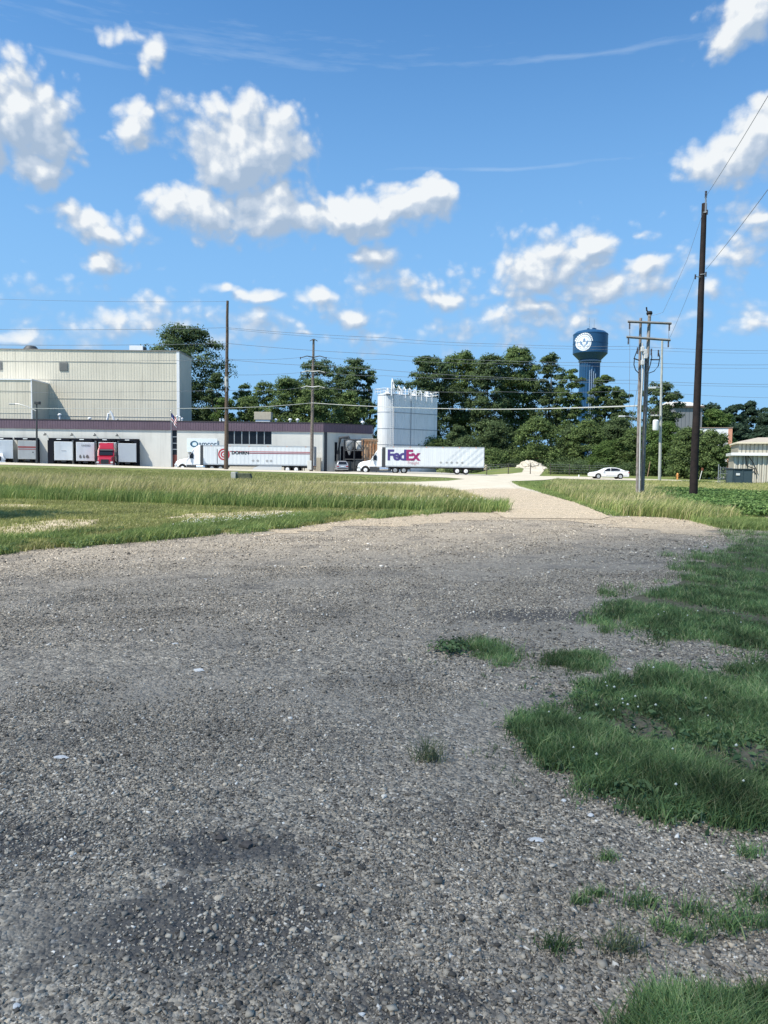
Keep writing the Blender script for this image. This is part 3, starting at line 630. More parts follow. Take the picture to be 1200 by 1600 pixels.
# ------------------------------------------------------------------ silos
def silos():
    Rr = 1.72; zt = 14.55; first = True
    labs = ['front white silo of the row, its left half in full sun', 'second white silo of the row, in the shade of the front one', 'third white silo of the row behind the freight trailer', 'last white silo at the right end of the row']
    cs = []
    for k in range(4):
        x = .28+.805*3.22*k; y = 140+.593*3.22*k; cs.append((x, y))
        t = thing('storage_silo', labs[k], 'silo', (x, y, 0), group='row of white silos')
        m = MB(); n = 32
        m.lathe([(Rr, 0), (Rr, zt)], n=n); m.build('shell', SILO, t, smooth=30)
        for z in (3.1, 5.2, 8.2, 11.25, zt-.15):
            b = MB(); b.lathe([(Rr-.02, z-.05), (Rr+.035, z-.05), (Rr+.035, z+.05), (Rr-.02, z+.05)], n=n); b.build('band', mat('silo_band', (.30, .32, .35), .6), t)
        r = MB()
        for q in range(n):
            a = 2*math.pi*(q+.5)/n; c, s_ = math.cos(a), math.sin(a); r.tube((c*(Rr+.01), s_*(Rr+.01), .1), (c*(Rr+.01), s_*(Rr+.01), zt-.1), .022, n=4, caps=False)
        r.build('ribs', SILO, t)
        c = MB(); c.lathe([(Rr, zt), (.3, zt+.45)], n=n); c.build('roof', SILO, t)
        f = MB(); f.tube((.2, 0, zt+.3), (.2, 0, zt+1.3), .25, n=10); f.box(-.35, .35, -.3, .3, zt+.35, zt+.9); f.build('top_filter', WHITEP, t)
    ux, uy = .805, .593; nx, ny = uy, -ux; c0 = cs[0]; Ls = 3.22*3
    t = thing('silo_screen', 'flat ribbed white cladding wall along the shaded side of the silos', 'cladding wall', (c0[0]+nx*(Rr+.05), c0[1]+ny*(Rr+.05), 0), math.atan2(uy, ux))
    m = MB(); m.box(.25, Ls+Rr*.75, -.06, 0, 0, zt-.05); m.build('panel', SILO, t)
    m = MB(); [m.box(.3+k*.42, .38+k*.42, -.12, -.06, 0, zt-.1) for k in range(26)]; m.build('ribs', SILO, t)
    for z in (3.1, 5.2, 8.2, 11.25): m = MB(); m.box(.25, Ls+Rr*.75, -.14, -.12, z-.06, z+.06); m.build('band', MATS['silo_band'], t)
    m = MB(); m.box(4.3, 4.42, -.16, -.12, 0, zt-.1); m.build('seam', MATS['silo_band'], t)
    # guard rails, fill pipes and walkway on top, one connected frame
    t = thing('silo_catwalk', 'white railed catwalk with looping fill pipes along the silo tops', 'catwalk', (cs[0][0], cs[0][1], zt))
    ux, uy = .805, .593; nx, ny = uy, -ux; Lr = 3.22*3
    dk = MB(); o = 1.55
    def q(u, v, z): return (ux*u+nx*v, uy*u+ny*v, z)
    for v0, v1 in ((o-.25, o+.3),):
        dk.add([q(-1.3, v0, .02), q(Lr+1.5, v0, .02), q(Lr+1.5, v1, .02), q(-1.3, v1, .02), q(-1.3, v0, .1), q(Lr+1.5, v0, .1), q(Lr+1.5, v1, .1), q(-1.3, v1, .1)], [(0, 1, 2, 3), (7, 6, 5, 4), (0, 4, 5, 1), (1, 5, 6, 2), (2, 6, 7, 3), (3, 7, 4, 0)])
    dk.build('walkway', GALV, t)
    r = MB()
    for v in (o+.3, -1.6):
        for z in (.55, 1.1): r.path([q(-1.6, v, z), q(Lr+1.6, v, z)], .045)
        for k in range(12): u = -1.6+(Lr+3.2)*k/11; r.path([q(u, v, 0), q(u, v, 1.1)], .045)
    for u in (-1.6, Lr+1.6):
        for z in (.55, 1.1): r.path([q(u, o+.3, z), q(u, -1.6, z)], .045)
        for k in range(1, 4): r.path([q(u, -1.6+k*.87, 0), q(u, -1.6+k*.87, 1.1)], .045)
    r.build('guard_rail', WHITEP, t)
    p = MB()
    for k in range(8):
        u = .3+k*1.3; h = 1.9-.14*k
        p.path([q(u, o+.5, -1.0), q(u, o+.5, h*.55), q(u+.25, o*.8, h), q(u+.7, o*.3, h*.9), q(u+.95, 0, .5)], .085, 6)
    p.path([q(-.4, o+.45, -.3), q(-.35, o+.45, 2.3), q(.1, o, 2.9), q(.9, o*.6, 2.1), q(1.3, .2, 1.0), q(1.8, .1, .4)], .13, 8)
    p.build('fill_pipes', WHITEP, t, smooth=True)
    l = MB(); a = q(-.35, o+.42, 0)
    l.path([(a[0]-.22, a[1], -14.5), (a[0]-.22, a[1], 1.0)], .05); l.path([(a[0]+.22, a[1], -14.5), (a[0]+.22, a[1], 1.0)], .05)
    for k in range(38): l.path([(a[0]-.22, a[1], -14.2+k*.4), (a[0]+.22, a[1], -14.2+k*.4)], .025, 4)
    l.build('ladder', WHITEP, t)
silos()
def yard_kit():
    # rusty bin and dark hopper frame between building and silos
    d = 117.4; x = (576.5-600)/FPX*d
    t = thing('rusty_bin', 'tall rust streaked tan steel bin left of the white silos', 'bin', (x, d, 0))
    m = MB(); m.box(-1.2, 1.2, -1.2, 1.2, .9, 5.4); m.build('body', RUST, t)
    m = MB()
    for k in range(6): m.box(-1.2+k*.46, -1.1+k*.46, -1.32, -1.2, .9, 5.1)
    m.box(-1.32, 1.32, -1.35, 1.35, 5.1, 5.22); m.build('ribs', RUST, t)
    m = MB(); m.box(-1.3, 1.3, -1.3, 1.3, 5.4, 5.5); m.build('lid', TAN, t)
    for a in (-1.1, 1.1):
        for b in (-1.1, 1.1): m = MB(); m.box(a-.1, a+.1, b-.1, b+.1, 0, .9); m.build('leg', STEELD, t)
    d = 116.6; x = (552-600)/FPX*d
    t = thing('dust_collector', 'dark steel hopper frame with a pale cone in the shaded corner', 'dust collector', (x, d, 0))
    m = MB(); [m.path([(a, b, 0), (a, b, 5.3)], .1, 4) for a in (-1.5, 0.1, 1.5) for b in (-.9, .9)]
    for z in (2.2, 3.6, 5.3):
        m.path([(-1.5, -.9, z), (1.5, -.9, z)], .08, 4); m.path([(-1.5, .9, z), (1.5, .9, z)], .08, 4)
    m.path([(-1.5, -.9, 3.6), (.1, -.9, 5.3), (1.5, -.9, 3.6)], .06, 4); m.build('frame', STEELD, t)
    m = MB(); m.lathe([(.1, 2.9), (.62, 4.2), (.62, 5.0), (.3, 5.2)], (-.7, 0), 16); m.build('cone', GALV, t, smooth=30)
    m = MB(); m.lathe([(.3, 3.6), (.55, 3.9), (.55, 5.0), (.3, 5.15)], (.85, 0), 16); m.build('drum', mat('pale_drum', (.5, .5, .48), .6), t, smooth=30)
    m = MB(); m.path([(-.7, 0, 5.1), (-.9, 0, 5.7), (-2.2, 0, 5.6), (-2.5, .3, 3.0), (-2.5, .3, .3)], .28, 8); m.build('duct', STEELD, t, smooth=True)
    m = MB(); m.box(-2.2, 1.9, -.3, .9, 0, 1.9); m.box(.3, 1.4, -.9, -.3, 1.2, 2.2); m.build('blower', STEELD, t)
yard_kit()
# ------------------------------------------------------------------ trucks
def wheel(t, x, y, r=.51, w=.3, rim=WHITEP, side=-1, dual=False):
    ww = w*(2.1 if dual else 1)
    yo = y; yi = y-side*ww
    m = MB(); n = 24
    m.tube((x, yo, r), (x, yi, r), r, n=n); ty = m.build('wheel', BLACK, t, smooth=30)
    h = MB(); h.tube((x, yo+side*.012, r), (x, yo-side*.05, r), r*.56, r*.60, n); h.tube((x, yo+side*.06, r), (x, yo+side*.01, r), r*.2, n=12); h.build('rim', rim, ty, smooth=30)
def tractor(t, paint, day=False, L=4.25):
    roof = [(1.98, 1.95), (2.6, 2.82), (2.75, 3.15), (3.05, 3.55), (3.5, 3.86), (L, 4.02)]
    cab = [(1.75, .95), (1.75, 1.86)]+roof[:1]+roof[1:]+[(L, 1.0)]
    wf = lambda x, z: 1.0 if z < 2.0 else (.97 if z < 3.0 else .86)
    m = MB(); m.prism(cab, -1.17, 1.17, wf); m.build('cab', paint, t, bevel=.07)
    hood = [(.12, .72), (.10, 1.18), (.22, 1.48), (.7, 1.72), (1.78, 1.93), (1.78, 1.0), (1.72, .92), (1.64, .82), (1.6, .55)]
    # wheel arch cut
    arch = [(1.25+.62*math.cos(a), .51+.62*math.sin(a)) for a in np.linspace(R(12), R(150), 9)]
    hood = [(.12, .72), (.10, 1.18), (.22, 1.48), (.7, 1.72), (1.88, 1.95), (1.88, .75)]+[p for p in arch if p[0] < 1.87]+[(.68, .70)]
    m = MB(); m.prism(hood, -1.08, 1.08, lambda x, z: .80 if z > 1.4 and x < 1.6 else (.93 if x < .3 else 1)); m.build('hood', paint, t, bevel=.08)
    m = MB(); m.box(-.02, .5, -1.12, 1.12, .32, .70); m.build('bumper', paint if paint != REDP else mat('grey_bumper', (.35, .36, .38), .4), t, bevel=.06)
    m = MB(); m.box(.06, .14, -.55, .55, .78, 1.42)
    for k in range(6): m.box(.04, .06, -.52, .52, .84+k*.1, .88+k*.1)
    m.build('grille', STEELD, t)
    for s in (-1, 1):
        m = MB(); m.box(.05, .3, s*.98-.17, s*.98+.17, .85, 1.1); m.build('headlight', LAMP, t, bevel=.03)
        m = MB(); m.add([(2.2, s*1.19, 2.05), (2.95, s*1.19, 1.95), (2.95, s*1.15, 2.72), (2.58, s*1.15, 2.72)], [(0, 1, 2, 3) if s < 0 else (3, 2, 1, 0)]); m.build('side_window', GLASS, t)
        m = MB(); m.box(2.3, 2.42, s*1.38-.12, s*1.38+.1, 1.9, 2.55); m.path([(2.45, s*1.15, 2.5), (2.38, s*1.35, 2.45)], .03); m.build('mirror', paint if paint == WHITEP else STEELD, t)
        m = MB(); m.box(L+.02, L+.5, s*1.17-.03, s*1.17+.03, 1.0, 3.95); m.build('side_extender', STEELD if s < 0 else STEELD, t)
        m = MB(); m.box(1.95, 5.0, s*1.17-.06, s*1.17+.06, .35, .94); m.build('side_fairing', STEELD if paint == WHITEP else paint, t)
        m = MB(); m.tube((3.4, s*1.0, .7), (4.7, s*1.0, .7), .32, n=14); m.build('fuel_tank', CHROME, t, smooth=30)
        wheel(t, 1.25, s*1.08, side=s)
        wheel(t, 5.75, s*1.22, side=s, dual=True, rim=GALV); wheel(t, 7.05, s*1.22, side=s, dual=True, rim=GALV)
    m = MB(); m.add([(2.03, -.98, 2.03), (2.03, .98, 2.03), (2.57, .92, 2.8), (2.57, -.92, 2.8)], [(3, 2, 1, 0)])
    m.v = [(x-.075, y, z+.05) for x, y, z in m.v]; m.build('windshield', GLASS, t)
    m = MB(); m.add([(2.62, -1.02, 2.93), (2.62, 1.02, 2.93), (2.30, 1.0, 2.72), (2.30, -1.0, 2.72), (2.62, -1.02, 2.98), (2.62, 1.02, 2.98), (2.28, 1.0, 2.78), (2.28, -1.0, 2.78)], [(0, 1, 2, 3), (7, 6, 5, 4), (3, 2, 6, 7), (0, 4, 5, 1)]); m.build('visor', paint if paint == WHITEP else STEELD, t)
    m = MB(); m.box(.6, 8.0, -.45, .45, .62, .92); m.box(4.3, 8.0, -.5, .5, .9, 1.0); m.build('chassis', STEELD, t)
    m = MB(); m.tube((L+.3, .8, .9), (L+.3, .8, 3.9), .08, n=8); m.build('exhaust_stack', CHROME, t, smooth=True)
def trailer(t, x0, L=16.15, body=TRWHITE, nose=TRFRONT, top=4.08, bot=1.12, gear=True, stripe=False):
    m = MB(); m.box(x0+.06, x0+L, -1.3, 1.3, bot, top); m.build('box_body', body, t, bevel=.04)
    m = MB(); m.box(x0-.02, x0+.06, -1.28, 1.28, bot+.02, top-.03); m.build('nose_panel', nose, t, bevel=.02)
    r = MB()
    for s in (-1.31, 1.27): r.box(x0, x0+L+.02, s, s+.04, top-.14, top+.02); r.box(x0, x0+L+.02, s, s+.04, bot-.08, bot+.1)
    r.build('rails', ALU, t)
    p = MB()
    for k in range(int(L/.61)):
        for s in (-1.312, 1.300): p.box(x0+.6+k*.61, x0+.64+k*.61, s, s+.012, bot+.1, top-.14)
    p.build('side_posts', body, t)
    for k in range(6):
        a = x0+1.2+k*(L-2.4)/5
        for s in (-1, 1):
            m = MB(); m.box(a-.08, a+.08, s*1.312-.015, s*1.312+.015, top-.12, top-.05); m.build('marker_lamp', AMBER, t)
    d = MB(); d.box(x0+L, x0+L+.05, -1.3, 1.3, bot-.05, top); d.box(x0+L+.05, x0+L+.10, -.04, .04, bot, top-.1)
    for s in (-.9, -.4, .4, .9): d.tube((x0+L+.09, s, bot), (x0+L+.09, s, top-.15), .025, n=5)
    d.build('rear_doors', mat('door_grey', (.40, .41, .42), .5, .4, .2), t)
    if gear:
        m = MB(); m.box(x0+2.6, x0+2.9, -1.0, -.75, .1, bot); m.box(x0+2.6, x0+2.9, .75, 1.0, .1, bot); m.box(x0+2.65, x0+2.85, -.8, .8, .5, .6); m.box(x0+2.45, x0+3.0, -1.05, -.7, .02, .12); m.box(x0+2.45, x0+3.0, .7, 1.05, .02, .12); m.build('landing_gear', STEELD, t)
    m = MB(); m.box(x0+.2, x0+L-.2, -.35, .35, bot-.28, bot-.02); m.box(x0+L-4.6, x0+L-.4, -.5, .5, bot-.42, bot-.02); m.build('underframe', STEELD, t)
    for q in (3.95, 2.65):
        for s in (-1, 1): wheel(t, x0+L-q, s*1.27, side=s, dual=True)
    m = MB(); m.box(x0+L-.1, x0+L+.02, -1.1, 1.1, .5, .62); m.box(x0+L-.1, x0+L, -.8, -.7, .5, bot); m.box(x0+L-.1, x0+L, .7, .8, .5, bot); m.build('rear_bumper', STEELD, t)
    m = MB()
    for s in (-1, 1): m.box(x0+L-1.75, x0+L-1.72, s*.95-.28, s*.95+.28, .25, bot-.05)
    m.build('mud_flaps', BLACK, t)
    m = MB()
    for s in (-1.25, -.7, .7, 1.25): m.box(x0+L+.05, x0+L+.08, s-.08, s+.08, bot-.22, bot-.1)
    m.build('tail_lamps', TAIL, t)
def freight_truck():
    a = Vector(((558.5-600)/FPX*112.6, 112.6)); rz = R(-3.5)
    t = thing('semi_truck', 'white semi truck with long trailer lettered FedEx in purple and magenta', 'semi truck', (a.x, a.y, .12), rz)
    tractor(t, WHITEP, L=3.75); trailer(t, 4.3, 14.7)
    pu = mat('lettering_purple', (.07, .055, .20), .5); mg = mat('lettering_magenta', (.30, .03, .13), .5); gr = mat('lettering_small', (.55, .38, .40), .5)
    # profile toward camera is local -y
    text_obj('lettering', 'Fed', 2.2, pu, t, at(4.5, -1.318, 2.05), .075, .004, .86, 1.02)
    text_obj('lettering', 'Ex', 2.2, mg, t, at(7.32, -1.318, 2.05), .075, .004, .86, 1.02)
    text_obj('lettering', 'Freight', .62, gr, t, at(7.6, -1.318, 1.45), .01, .004)
    for k, xx in enumerate((12.6, 13.5, 14.2, 15.0, 15.8)):
        m = MB(); m.add([(xx, -1.316, 1.55), (xx+.22, -1.316, 1.75), (xx, -1.316, 1.95), (xx-.22, -1.316, 1.75)], [(0, 1, 2, 3)]); m.build('placard_holder', mat('placard_grey', (.35, .36, .36), .5), t)
freight_truck()
def parcel_truck():
    d0 = 112.0; a = Vector(((275.5-600)/FPX*d0, d0)); z = Z(a.x+8, d0)-.05
    t = thing('semi_truck', 'white semi truck with pale trailer lettered DOHRN beside a red ring and stripe', 'semi truck', (a.x, a.y, z), R(-2.0))
    tractor(t, WHITEP, L=4.0); trailer(t, 4.5, L=16.6, top=3.95)
    rd = mat('marking_red', (.42, .05, .06), .5); mr = mat('marking_maroon', (.24, .05, .07), .5); bk = mat('marking_black', (.03, .03, .035), .5)
    m = MB()
    def ring(cx, cz, r0, r1, n=32):
        vs = [(cx+r*math.cos(2*math.pi*k/n), -1.318, cz+r*math.sin(2*math.pi*k/n)) for r in (r0, r1) for k in range(n)]
        m.add(vs, [(k, (k+1) % n, (k+1) % n+n, k+n) for k in range(n)])
    ring(7.6, 2.62, .88, .66); ring(7.6, 2.62, .5, .30); m.add([(7.45, -1.318, 2.5), (7.75, -1.318, 2.5), (7.6, -1.318, 2.78)], [(0, 1, 2)]); m.build('ring_logo', rd, t)
    m = MB(); m.box(8.45, 21.0, -1.322, -1.316, 3.02, 3.12); m.build('stripe', rd, t)
    m = MB(); m.box(11.3, 21.0, -1.322, -1.316, 2.78, 2.9); m.build('stripe', mr, t)
    text_obj('lettering', 'DOHRN', .62, bk, t, at(8.75, -1.325, 2.68), .03, .004, 1.05, 1.12)
    for xx in (12.0, 12.7, 14.1, 14.7):
        m = MB(); m.add([(xx, -1.316, 1.5), (xx+.24, -1.316, 1.72), (xx, -1.316, 1.94), (xx-.24, -1.316, 1.72)], [(0, 1, 2, 3)]); m.build('placard_holder', MATS['placard_grey'], t)
    m = MB(); m.prism([(11.6, .25), (16.2, .25), (16.3, 1.0), (12.9, 1.0), (12.2, .75)], -1.24, -1.2); m.build('side_skirt', mat('pale_skirt', (.62, .62, .60), .5), t)
    m = MB(); m.box(6.55, 6.62, -1.33, -1.3, 1.2, 3.4); m.build('seam_strip', STEELD, t)
parcel_truck()
def docked():
    X = lambda px, d: (px-600)/FPX*d
    def nose(px, d, body, nm, label, rz_extra=0, L=14.6, top=3.98):
        x = X(px, d); z = Z(x, d)-.15
        ang = math.atan2(d, x)   # direction away from the camera
        rz = ang + R(-1.3+rz_extra)
        t = thing('semi_trailer', label, 'semi trailer', (x, d, z), rz, group='trailers backed into the loading docks')
        trailer(t, 0, L, body, nm, top=top)
        return t
    t = nose(43.0, 113.6, TRGREY, TRGREY, 'grey trailer with a pale red band, in the dock left of the lamp post')
    m = MB(); m.box(-.03, -.021, -1.27, 1.27, 2.85, 3.1); m.box(-.03, -.021, -1.27, 1.27, 2.6, 2.7); m.build('band', REDD, t)
    m = MB(); m.lathe([(.1, 0), (.1, .02)], n=8); m.v = [(-.03-z, y-.8, x+2.2) for x, y, z in m.v]; m.build('valve', STEELD, t)
    nose(6.0, 113.0, TRWHITE, TRFRONT, 'white trailer behind the leaning white deflector at the left edge')
    t = nose(99.5, 113.4, TRWHITE, TRFRONT, 'plain white trailer nose, left of the two white ones beside the red truck')
    m = MB(); m.box(-.04, -.02, -.35, .3, 2.55, 2.62); m.build('label_strip', mat('faint_grey', (.4, .4, .4), .6), t)
    t = nose(133.5, 113.0, TRWHITE, TRFRONT, 'white trailer nose with grey lettering and splashes, just left of the red truck')
    mt = Matrix(((0, 0, -1, -.03), (-1, 0, 0, .55), (0, 1, 0, 3.35), (0, 0, 0, 1)))
    text_obj('lettering', 'UNITED', .36, MATS['faint_grey'], t, mt, .02)
    for yy, s in ((.7, .2), (.2, .16), (-.3, .28)):
        m = MB(); m.add([(-.03, yy-s, 1.55), (-.03, yy+s*.2, 1.5), (-.03, yy+s, 1.7), (-.03, yy+s*.3, 2.1), (-.03, yy-s*.5, 1.95)], [(4, 3, 2, 1, 0)]); m.build('mud_splash', mat('mud', (.2, .19, .17), .8), t)
    t = nose(199, 113.2, mat('trailer_shade_grey', (.58, .60, .61), .5, .4), MATS['trailer_shade_grey'], 'trailer nose in the rightmost dock, its grey painted for the shaded side of the red truck trailer')  # stand-in for the red rig's trailer side; its shade is in the grey
    # red rig
    d = 110.0; x = X(163.5, d); z = Z(x, d)-.12; ang = math.atan2(114-d+5, x*.045)
    t = thing('semi_truck', 'red semi truck facing the street between the white trailers at the docks', 'semi truck', (x, d, z), math.atan2(d, x)-R(5))
    tractor(t, REDP, L=4.3)
    trailer(t, 4.9, 12.8)
    d = 111; x = X(8, d)
    t = thing('wind_deflector_truck', 'white tractor cab partly cut off at the left edge of the docks', 'semi truck', (X(-4, d), d, Z(x, d)-.12), math.atan2(d, x)+R(10))
    tractor(t, WHITEP, L=4.1); t.name = 'semi_truck'
docked()
# ------------------------------------------------------------------ cars
def car(name, label, loc, rz, paint, prof, roof, win, L, wb, r=.33, H=.95, rearlamps=True):
    t = thing(name, label, 'car', loc, rz)
    x1, x2 = wb; W = .91
    low = [(0.03, .30)]+prof+[(L-.03, .30)]
    arch2 = [(x2+(r+.06)*math.cos(a), r+(r+.06)*math.sin(a)) for a in np.linspace(R(-8), R(188), 12)]
    arch1 = [(x1+(r+.06)*math.cos(a), r+(r+.06)*math.sin(a)) for a in np.linspace(R(-8), R(188), 12)]
    m = MB(); m.prism(low+arch2+arch1, -W, W, lambda x, z: (1-.10*max(0, (.5-x)/.5)**2-.08*max(0, (x-L+.5)/.5)**2)); m.build('body', paint, t, bevel=.05)
    m = MB(); m.prism(roof, -W*.97, W*.97, lambda x, z: 1 if z < H+.06 else .74+.12*(1.5-z)/.5); m.build('cabin', paint, t, bevel=.05)
    for s in (-1, 1):
        g = MB()
        for wd in win:
            vs = [(x, s*(W*.97*(1 - (1-(.74+.12*(1.5-max(z, H))/.5))*min(1, max(0, (z-H)/(1.42-H)))) + .03), z) for x, z in wd]
            g.add(vs, [tuple(range(len(wd))) if s < 0 else tuple(reversed(range(len(wd))))])
        g.build('side_windows', GLASS, t)
        wheel_(t, x1, s*W, r, s); wheel_(t, x2, s*W, r, s)
        m = MB(); m.box(.0, .28, s*.68-.16, s*.68+.16, .56, .70); m.build('headlight', LAMP, t, bevel=.03)
        m = MB(); m.box(L-.2, L+.005, s*.68-.18, s*.68+.16, .74, .90); m.build('tail_lamp', TAIL, t, bevel=.03)
        m = MB(); m.box(win[0][0][0]-.05, win[0][0][0]+.12, s*.96-.05, s*.96+.08, H-.02, H+.12); m.build('mirror', paint, t, bevel=.03)
    return t
def wheel_(t, x, y, r, s):
    m = MB(); m.tube((x, y-s*.2, r), (x, y+s*.01, r), r, n=24); ty = m.build('wheel', BLACK, t, smooth=30)
    m = MB(); m.tube((x, y-s*.02, r), (x, y+s*.02, r), r*.68, r*.62, 20); m.build('rim', ALU, ty, smooth=30)
def cars():
    d = 94.5; g = G(948.5, 748); x = (919.5-600)/FPX*d
    t = car('sedan', 'white four door sedan parked on the street left of the twin poles', (x, d, .0), R(-1), WHITEP,
        [(.0, .50), (.03, .66), (.25, .80), (1.3, .98), (2.4, .99), (4.2, 1.06), (4.72, 1.04), (4.84, .92), (4.85, .45)],
        [(1.15, .93), (2.0, 1.37), (2.6, 1.46), (3.2, 1.44), (3.75, 1.30), (4.45, 1.02), (4.4, .95)],
        [[(1.55, .99), (2.42, .99), (2.46, 1.38), (2.1, 1.33)], [(2.50, .99), (3.55, 1.03), (3.75, 1.18), (3.3, 1.34), (2.55, 1.39)]], 4.85, (.93, 3.72))
    m = MB(); m.box(1.9, 4.6, -.92, -.915, .42, .44); m.build('door_seam', STEELD, t)
    d = 120.5; x = (534.5-600)/FPX*d
    # hatch seen from behind: rear toward the camera
    t = car('suv', 'silver hatchback seen from behind beside the dark loading bay', (x-.1, d-4.6, Z(x, d-6)+.0), R(-82), SILVER,
        [(.0, .50), (.03, .72), (.25, .92), (1.2, 1.08), (2.4, 1.10), (4.2, 1.14), (4.42, 1.05), (4.45, .45)],
        [(1.05, 1.05), (1.75, 1.52), (2.4, 1.66), (3.6, 1.66), (4.1, 1.55), (4.38, 1.1)],
        [[(1.5, 1.12), (2.4, 1.12), (2.4, 1.55), (1.95, 1.5)], [(2.5, 1.12), (3.8, 1.14), (3.7, 1.52), (2.5, 1.56)]], 4.45, (.9, 3.5), .35, 1.08)
    m = MB(); m.add([(4.385, -.62, 1.16), (4.385, .62, 1.16), (4.16, .58, 1.53), (4.16, -.58, 1.53)], [(0, 1, 2, 3)]); m.v = [(a+.03, b, c) for a, b, c in m.v]; m.build('rear_window', GLASS, t)
    m = MB(); m.box(4.40, 4.50, -.8, .8, .45, .62); m.build('rear_bumper', STEELD, t)
    m = MB(); m.box(4.455, 4.47, -.24, .24, .74, .86); m.build('number_plate', WHITEP, t)
cars()
# ------------------------------------------------------------------ poles and wires
def xyz(px, py, d): return P(px, py, d)
def pole(t, top, bot, r0, r1, m, name='pole', n=12):
    b = MB(); k = 10; pts = [bot.lerp(top, i/k)+Vector((random.uniform(-1, 1)*r1*.12, 0, 0)) for i in range(k+1)]
    b.path([p-Vector(t.location) for p in pts], [r0+(r1-r0)*i/k for i in range(k+1)], n); return b.build(name, m, t, smooth=50)
def insul(t, p, h=.4, up=False, r=.07):
    p = Vector(p)-Vector(t.location); s = 1 if up else -1
    b = MB(); pr = []
    for k in range(5): pr += [(r*.45, p.z+s*h*k/5), (r, p.z+s*h*(k+.4)/5), (r*.45, p.z+s*h*(k+.8)/5)]
    if s < 0: pr = pr[::-1]
    b.lathe(pr, (p.x, p.y), 8); return b.build('insulator', PORC, t, smooth=30)
def seg(t, pts, r, name, m, n=6):
    b = MB(); b.path([Vector(p)-Vector(t.location) for p in pts], r, n); return b.build(name, m, t, smooth=True)
def poles():
    # A : tall brown pole in front of the semi truck
    d = 100.5; bot = xyz(353.2, 733.5, d); bot.z = Z(bot.x, d)-.1; top = xyz(355.4, 470, d)
    t = thing('utility_pole', 'tall brown wooden pole standing in front of the DOHRN trailer', 'utility pole', bot)
    pole(t, top, bot, .30, .17, WOODB)
    for py in (512, 536.5, 562, 585, 597, 610): 
        p = xyz(355.5+(py-470)*-.008, py, d-.3); insul(t, (p.x, p.y, p.z+.1), .3, True, .09)
    q = xyz(353.8, 605, d-.3); seg(t, [q+Vector((-.5, 0, .5)), q, q+Vector((0, -.1, -.6))], .06, 'bracket', GALV)
    b = MB(); q = xyz(354, 597, d); b.path([q-bot+Vector((0, 0, .7)), q-bot-Vector((0, 0, .7))], .26, 10); b.build('band', mat('pale_band', (.45, .44, .42), .7), t)
    # B
    d = 104.0; bot = xyz(486.5, 737, d); bot.z = Z(bot.x, d)-.1; top = xyz(490, 529.5, d)
    t = thing('utility_pole', 'grey wooden pole with curved side arms by the rear of the DOHRN trailer', 'utility pole', bot)
    pole(t, top, bot, .27, .15, WOODL)
    for py, L, up in ((531, 6, 0), (557, 20, -2), (580, 19, -1), (604, 19, -1.5)):
        xc = 490-(py-530)*.017
        for s in (-1, 1):
            a = xyz(xc, py-up*.6, d-.2); b_ = xyz(xc+s*L*.5, py+(up*.4), d-.25); c = xyz(xc+s*L, py+2, d-.3)
            seg(t, [a, b_, c], [.09, .07, .05], 'arm', STEELD if py < 570 else mat('pale_arm', (.55, .55, .52), .6))
            if L > 10: insul(t, (c.x, c.y, c.z+.1), .32, False, .10)
    q = xyz(483.5, 725, d-.3); b = MB(); b.box(q.x-bot.x-.3, q.x-bot.x+.3, -.35, .05, .3, 1.6); b.build('guard', mat('pole_guard', (.6, .59, .55), .7), t, bevel=.05)
    # thin grey conduit pole at far left with lamp
    d = 103; bot = xyz(57.5, 723, d); bot.z = Z(bot.x, d)-.1; top = xyz(57.5, 629, d)
    t = thing('street_lamp', 'thin dark lamp post with a small box head in front of the docks', 'street lamp', bot)
    pole(t, top, bot, .16, .09, STEELD)
    h = top-bot; b = MB(); b.box(h.x-.25, h.x+.45, -.3, .3, h.z-.25, h.z+.15); b.build('lamp_head', STEELD, t, bevel=.04)
    seg(t, [xyz(57.3, 642.5, d), xyz(50, 639, d), xyz(40, 634.5, d), xyz(30, 631.5, d), xyz(21, 631, d)], .07, 'lamp_arm', GALV)
    q = xyz(20, 631.3, d)-bot; b = MB(); b.box(q.x-.5, q.x+.3, -.15, .15, -.0+q.z-.1, q.z+.08); b.build('lamp_head', GALV, t, bevel=.04)
    # twin poles
    d = 35.5; bot = xyz(999.5, 783, d); bot.z = Z(bot.x, d)-.2
    t = thing('twin_utility_pole', 'pair of weathered poles joined by two crossarms with black cable loops', 'utility pole', bot)
    b1 = xyz(995.3, 785, d); t1 = xyz(1001.2, 497, d); b2 = xyz(1002.6, 785, d-.05); t2 = xyz(1014.6, 492, d-.05)
    pole(t, t1, b1, .078, .062, mat('twin_pole_wood_left', (.26, .23, .21), .9, .1, var=.3, vscale=5, stains=.6)); pole(t, t2, b2, .10, .075, mat('twin_pole_wood_right', (.30, .27, .24), .9, .1, var=.3, vscale=5, stains=.5))
    for (xa, ya, xb, yb) in ((981, 502.5, 1049, 505.5), (979, 526.5, 1047.5, 531.5)):
        b = MB(); a = xyz(xa, ya, d-.2)-bot; c = xyz(xb, yb, d-.2)-bot
        b.path([a, c], .062, 4); b.build('crossarm', mat('crossarm_wood', (.20, .20, .19), .8, var=.2), t)
        for px in (xa+3, xb-3):
            p = xyz(px, ya+(yb-ya)*(px-xa)/(xb-xa)+1, d-.2); insul(t, p, .32, False, .05)
    for px, py in ((984, 503), (1045, 505)):
        seg(t, [xyz(px, py, d-.2), xyz(px, py+24, d-.2)], .012, 'jumper', WIRE)
    seg(t, [xyz(984, 530, d), xyz(984, 560, d), xyz(983.5, 608, d), xyz(984, 636, d)], .008, 'jumper', WIRE)
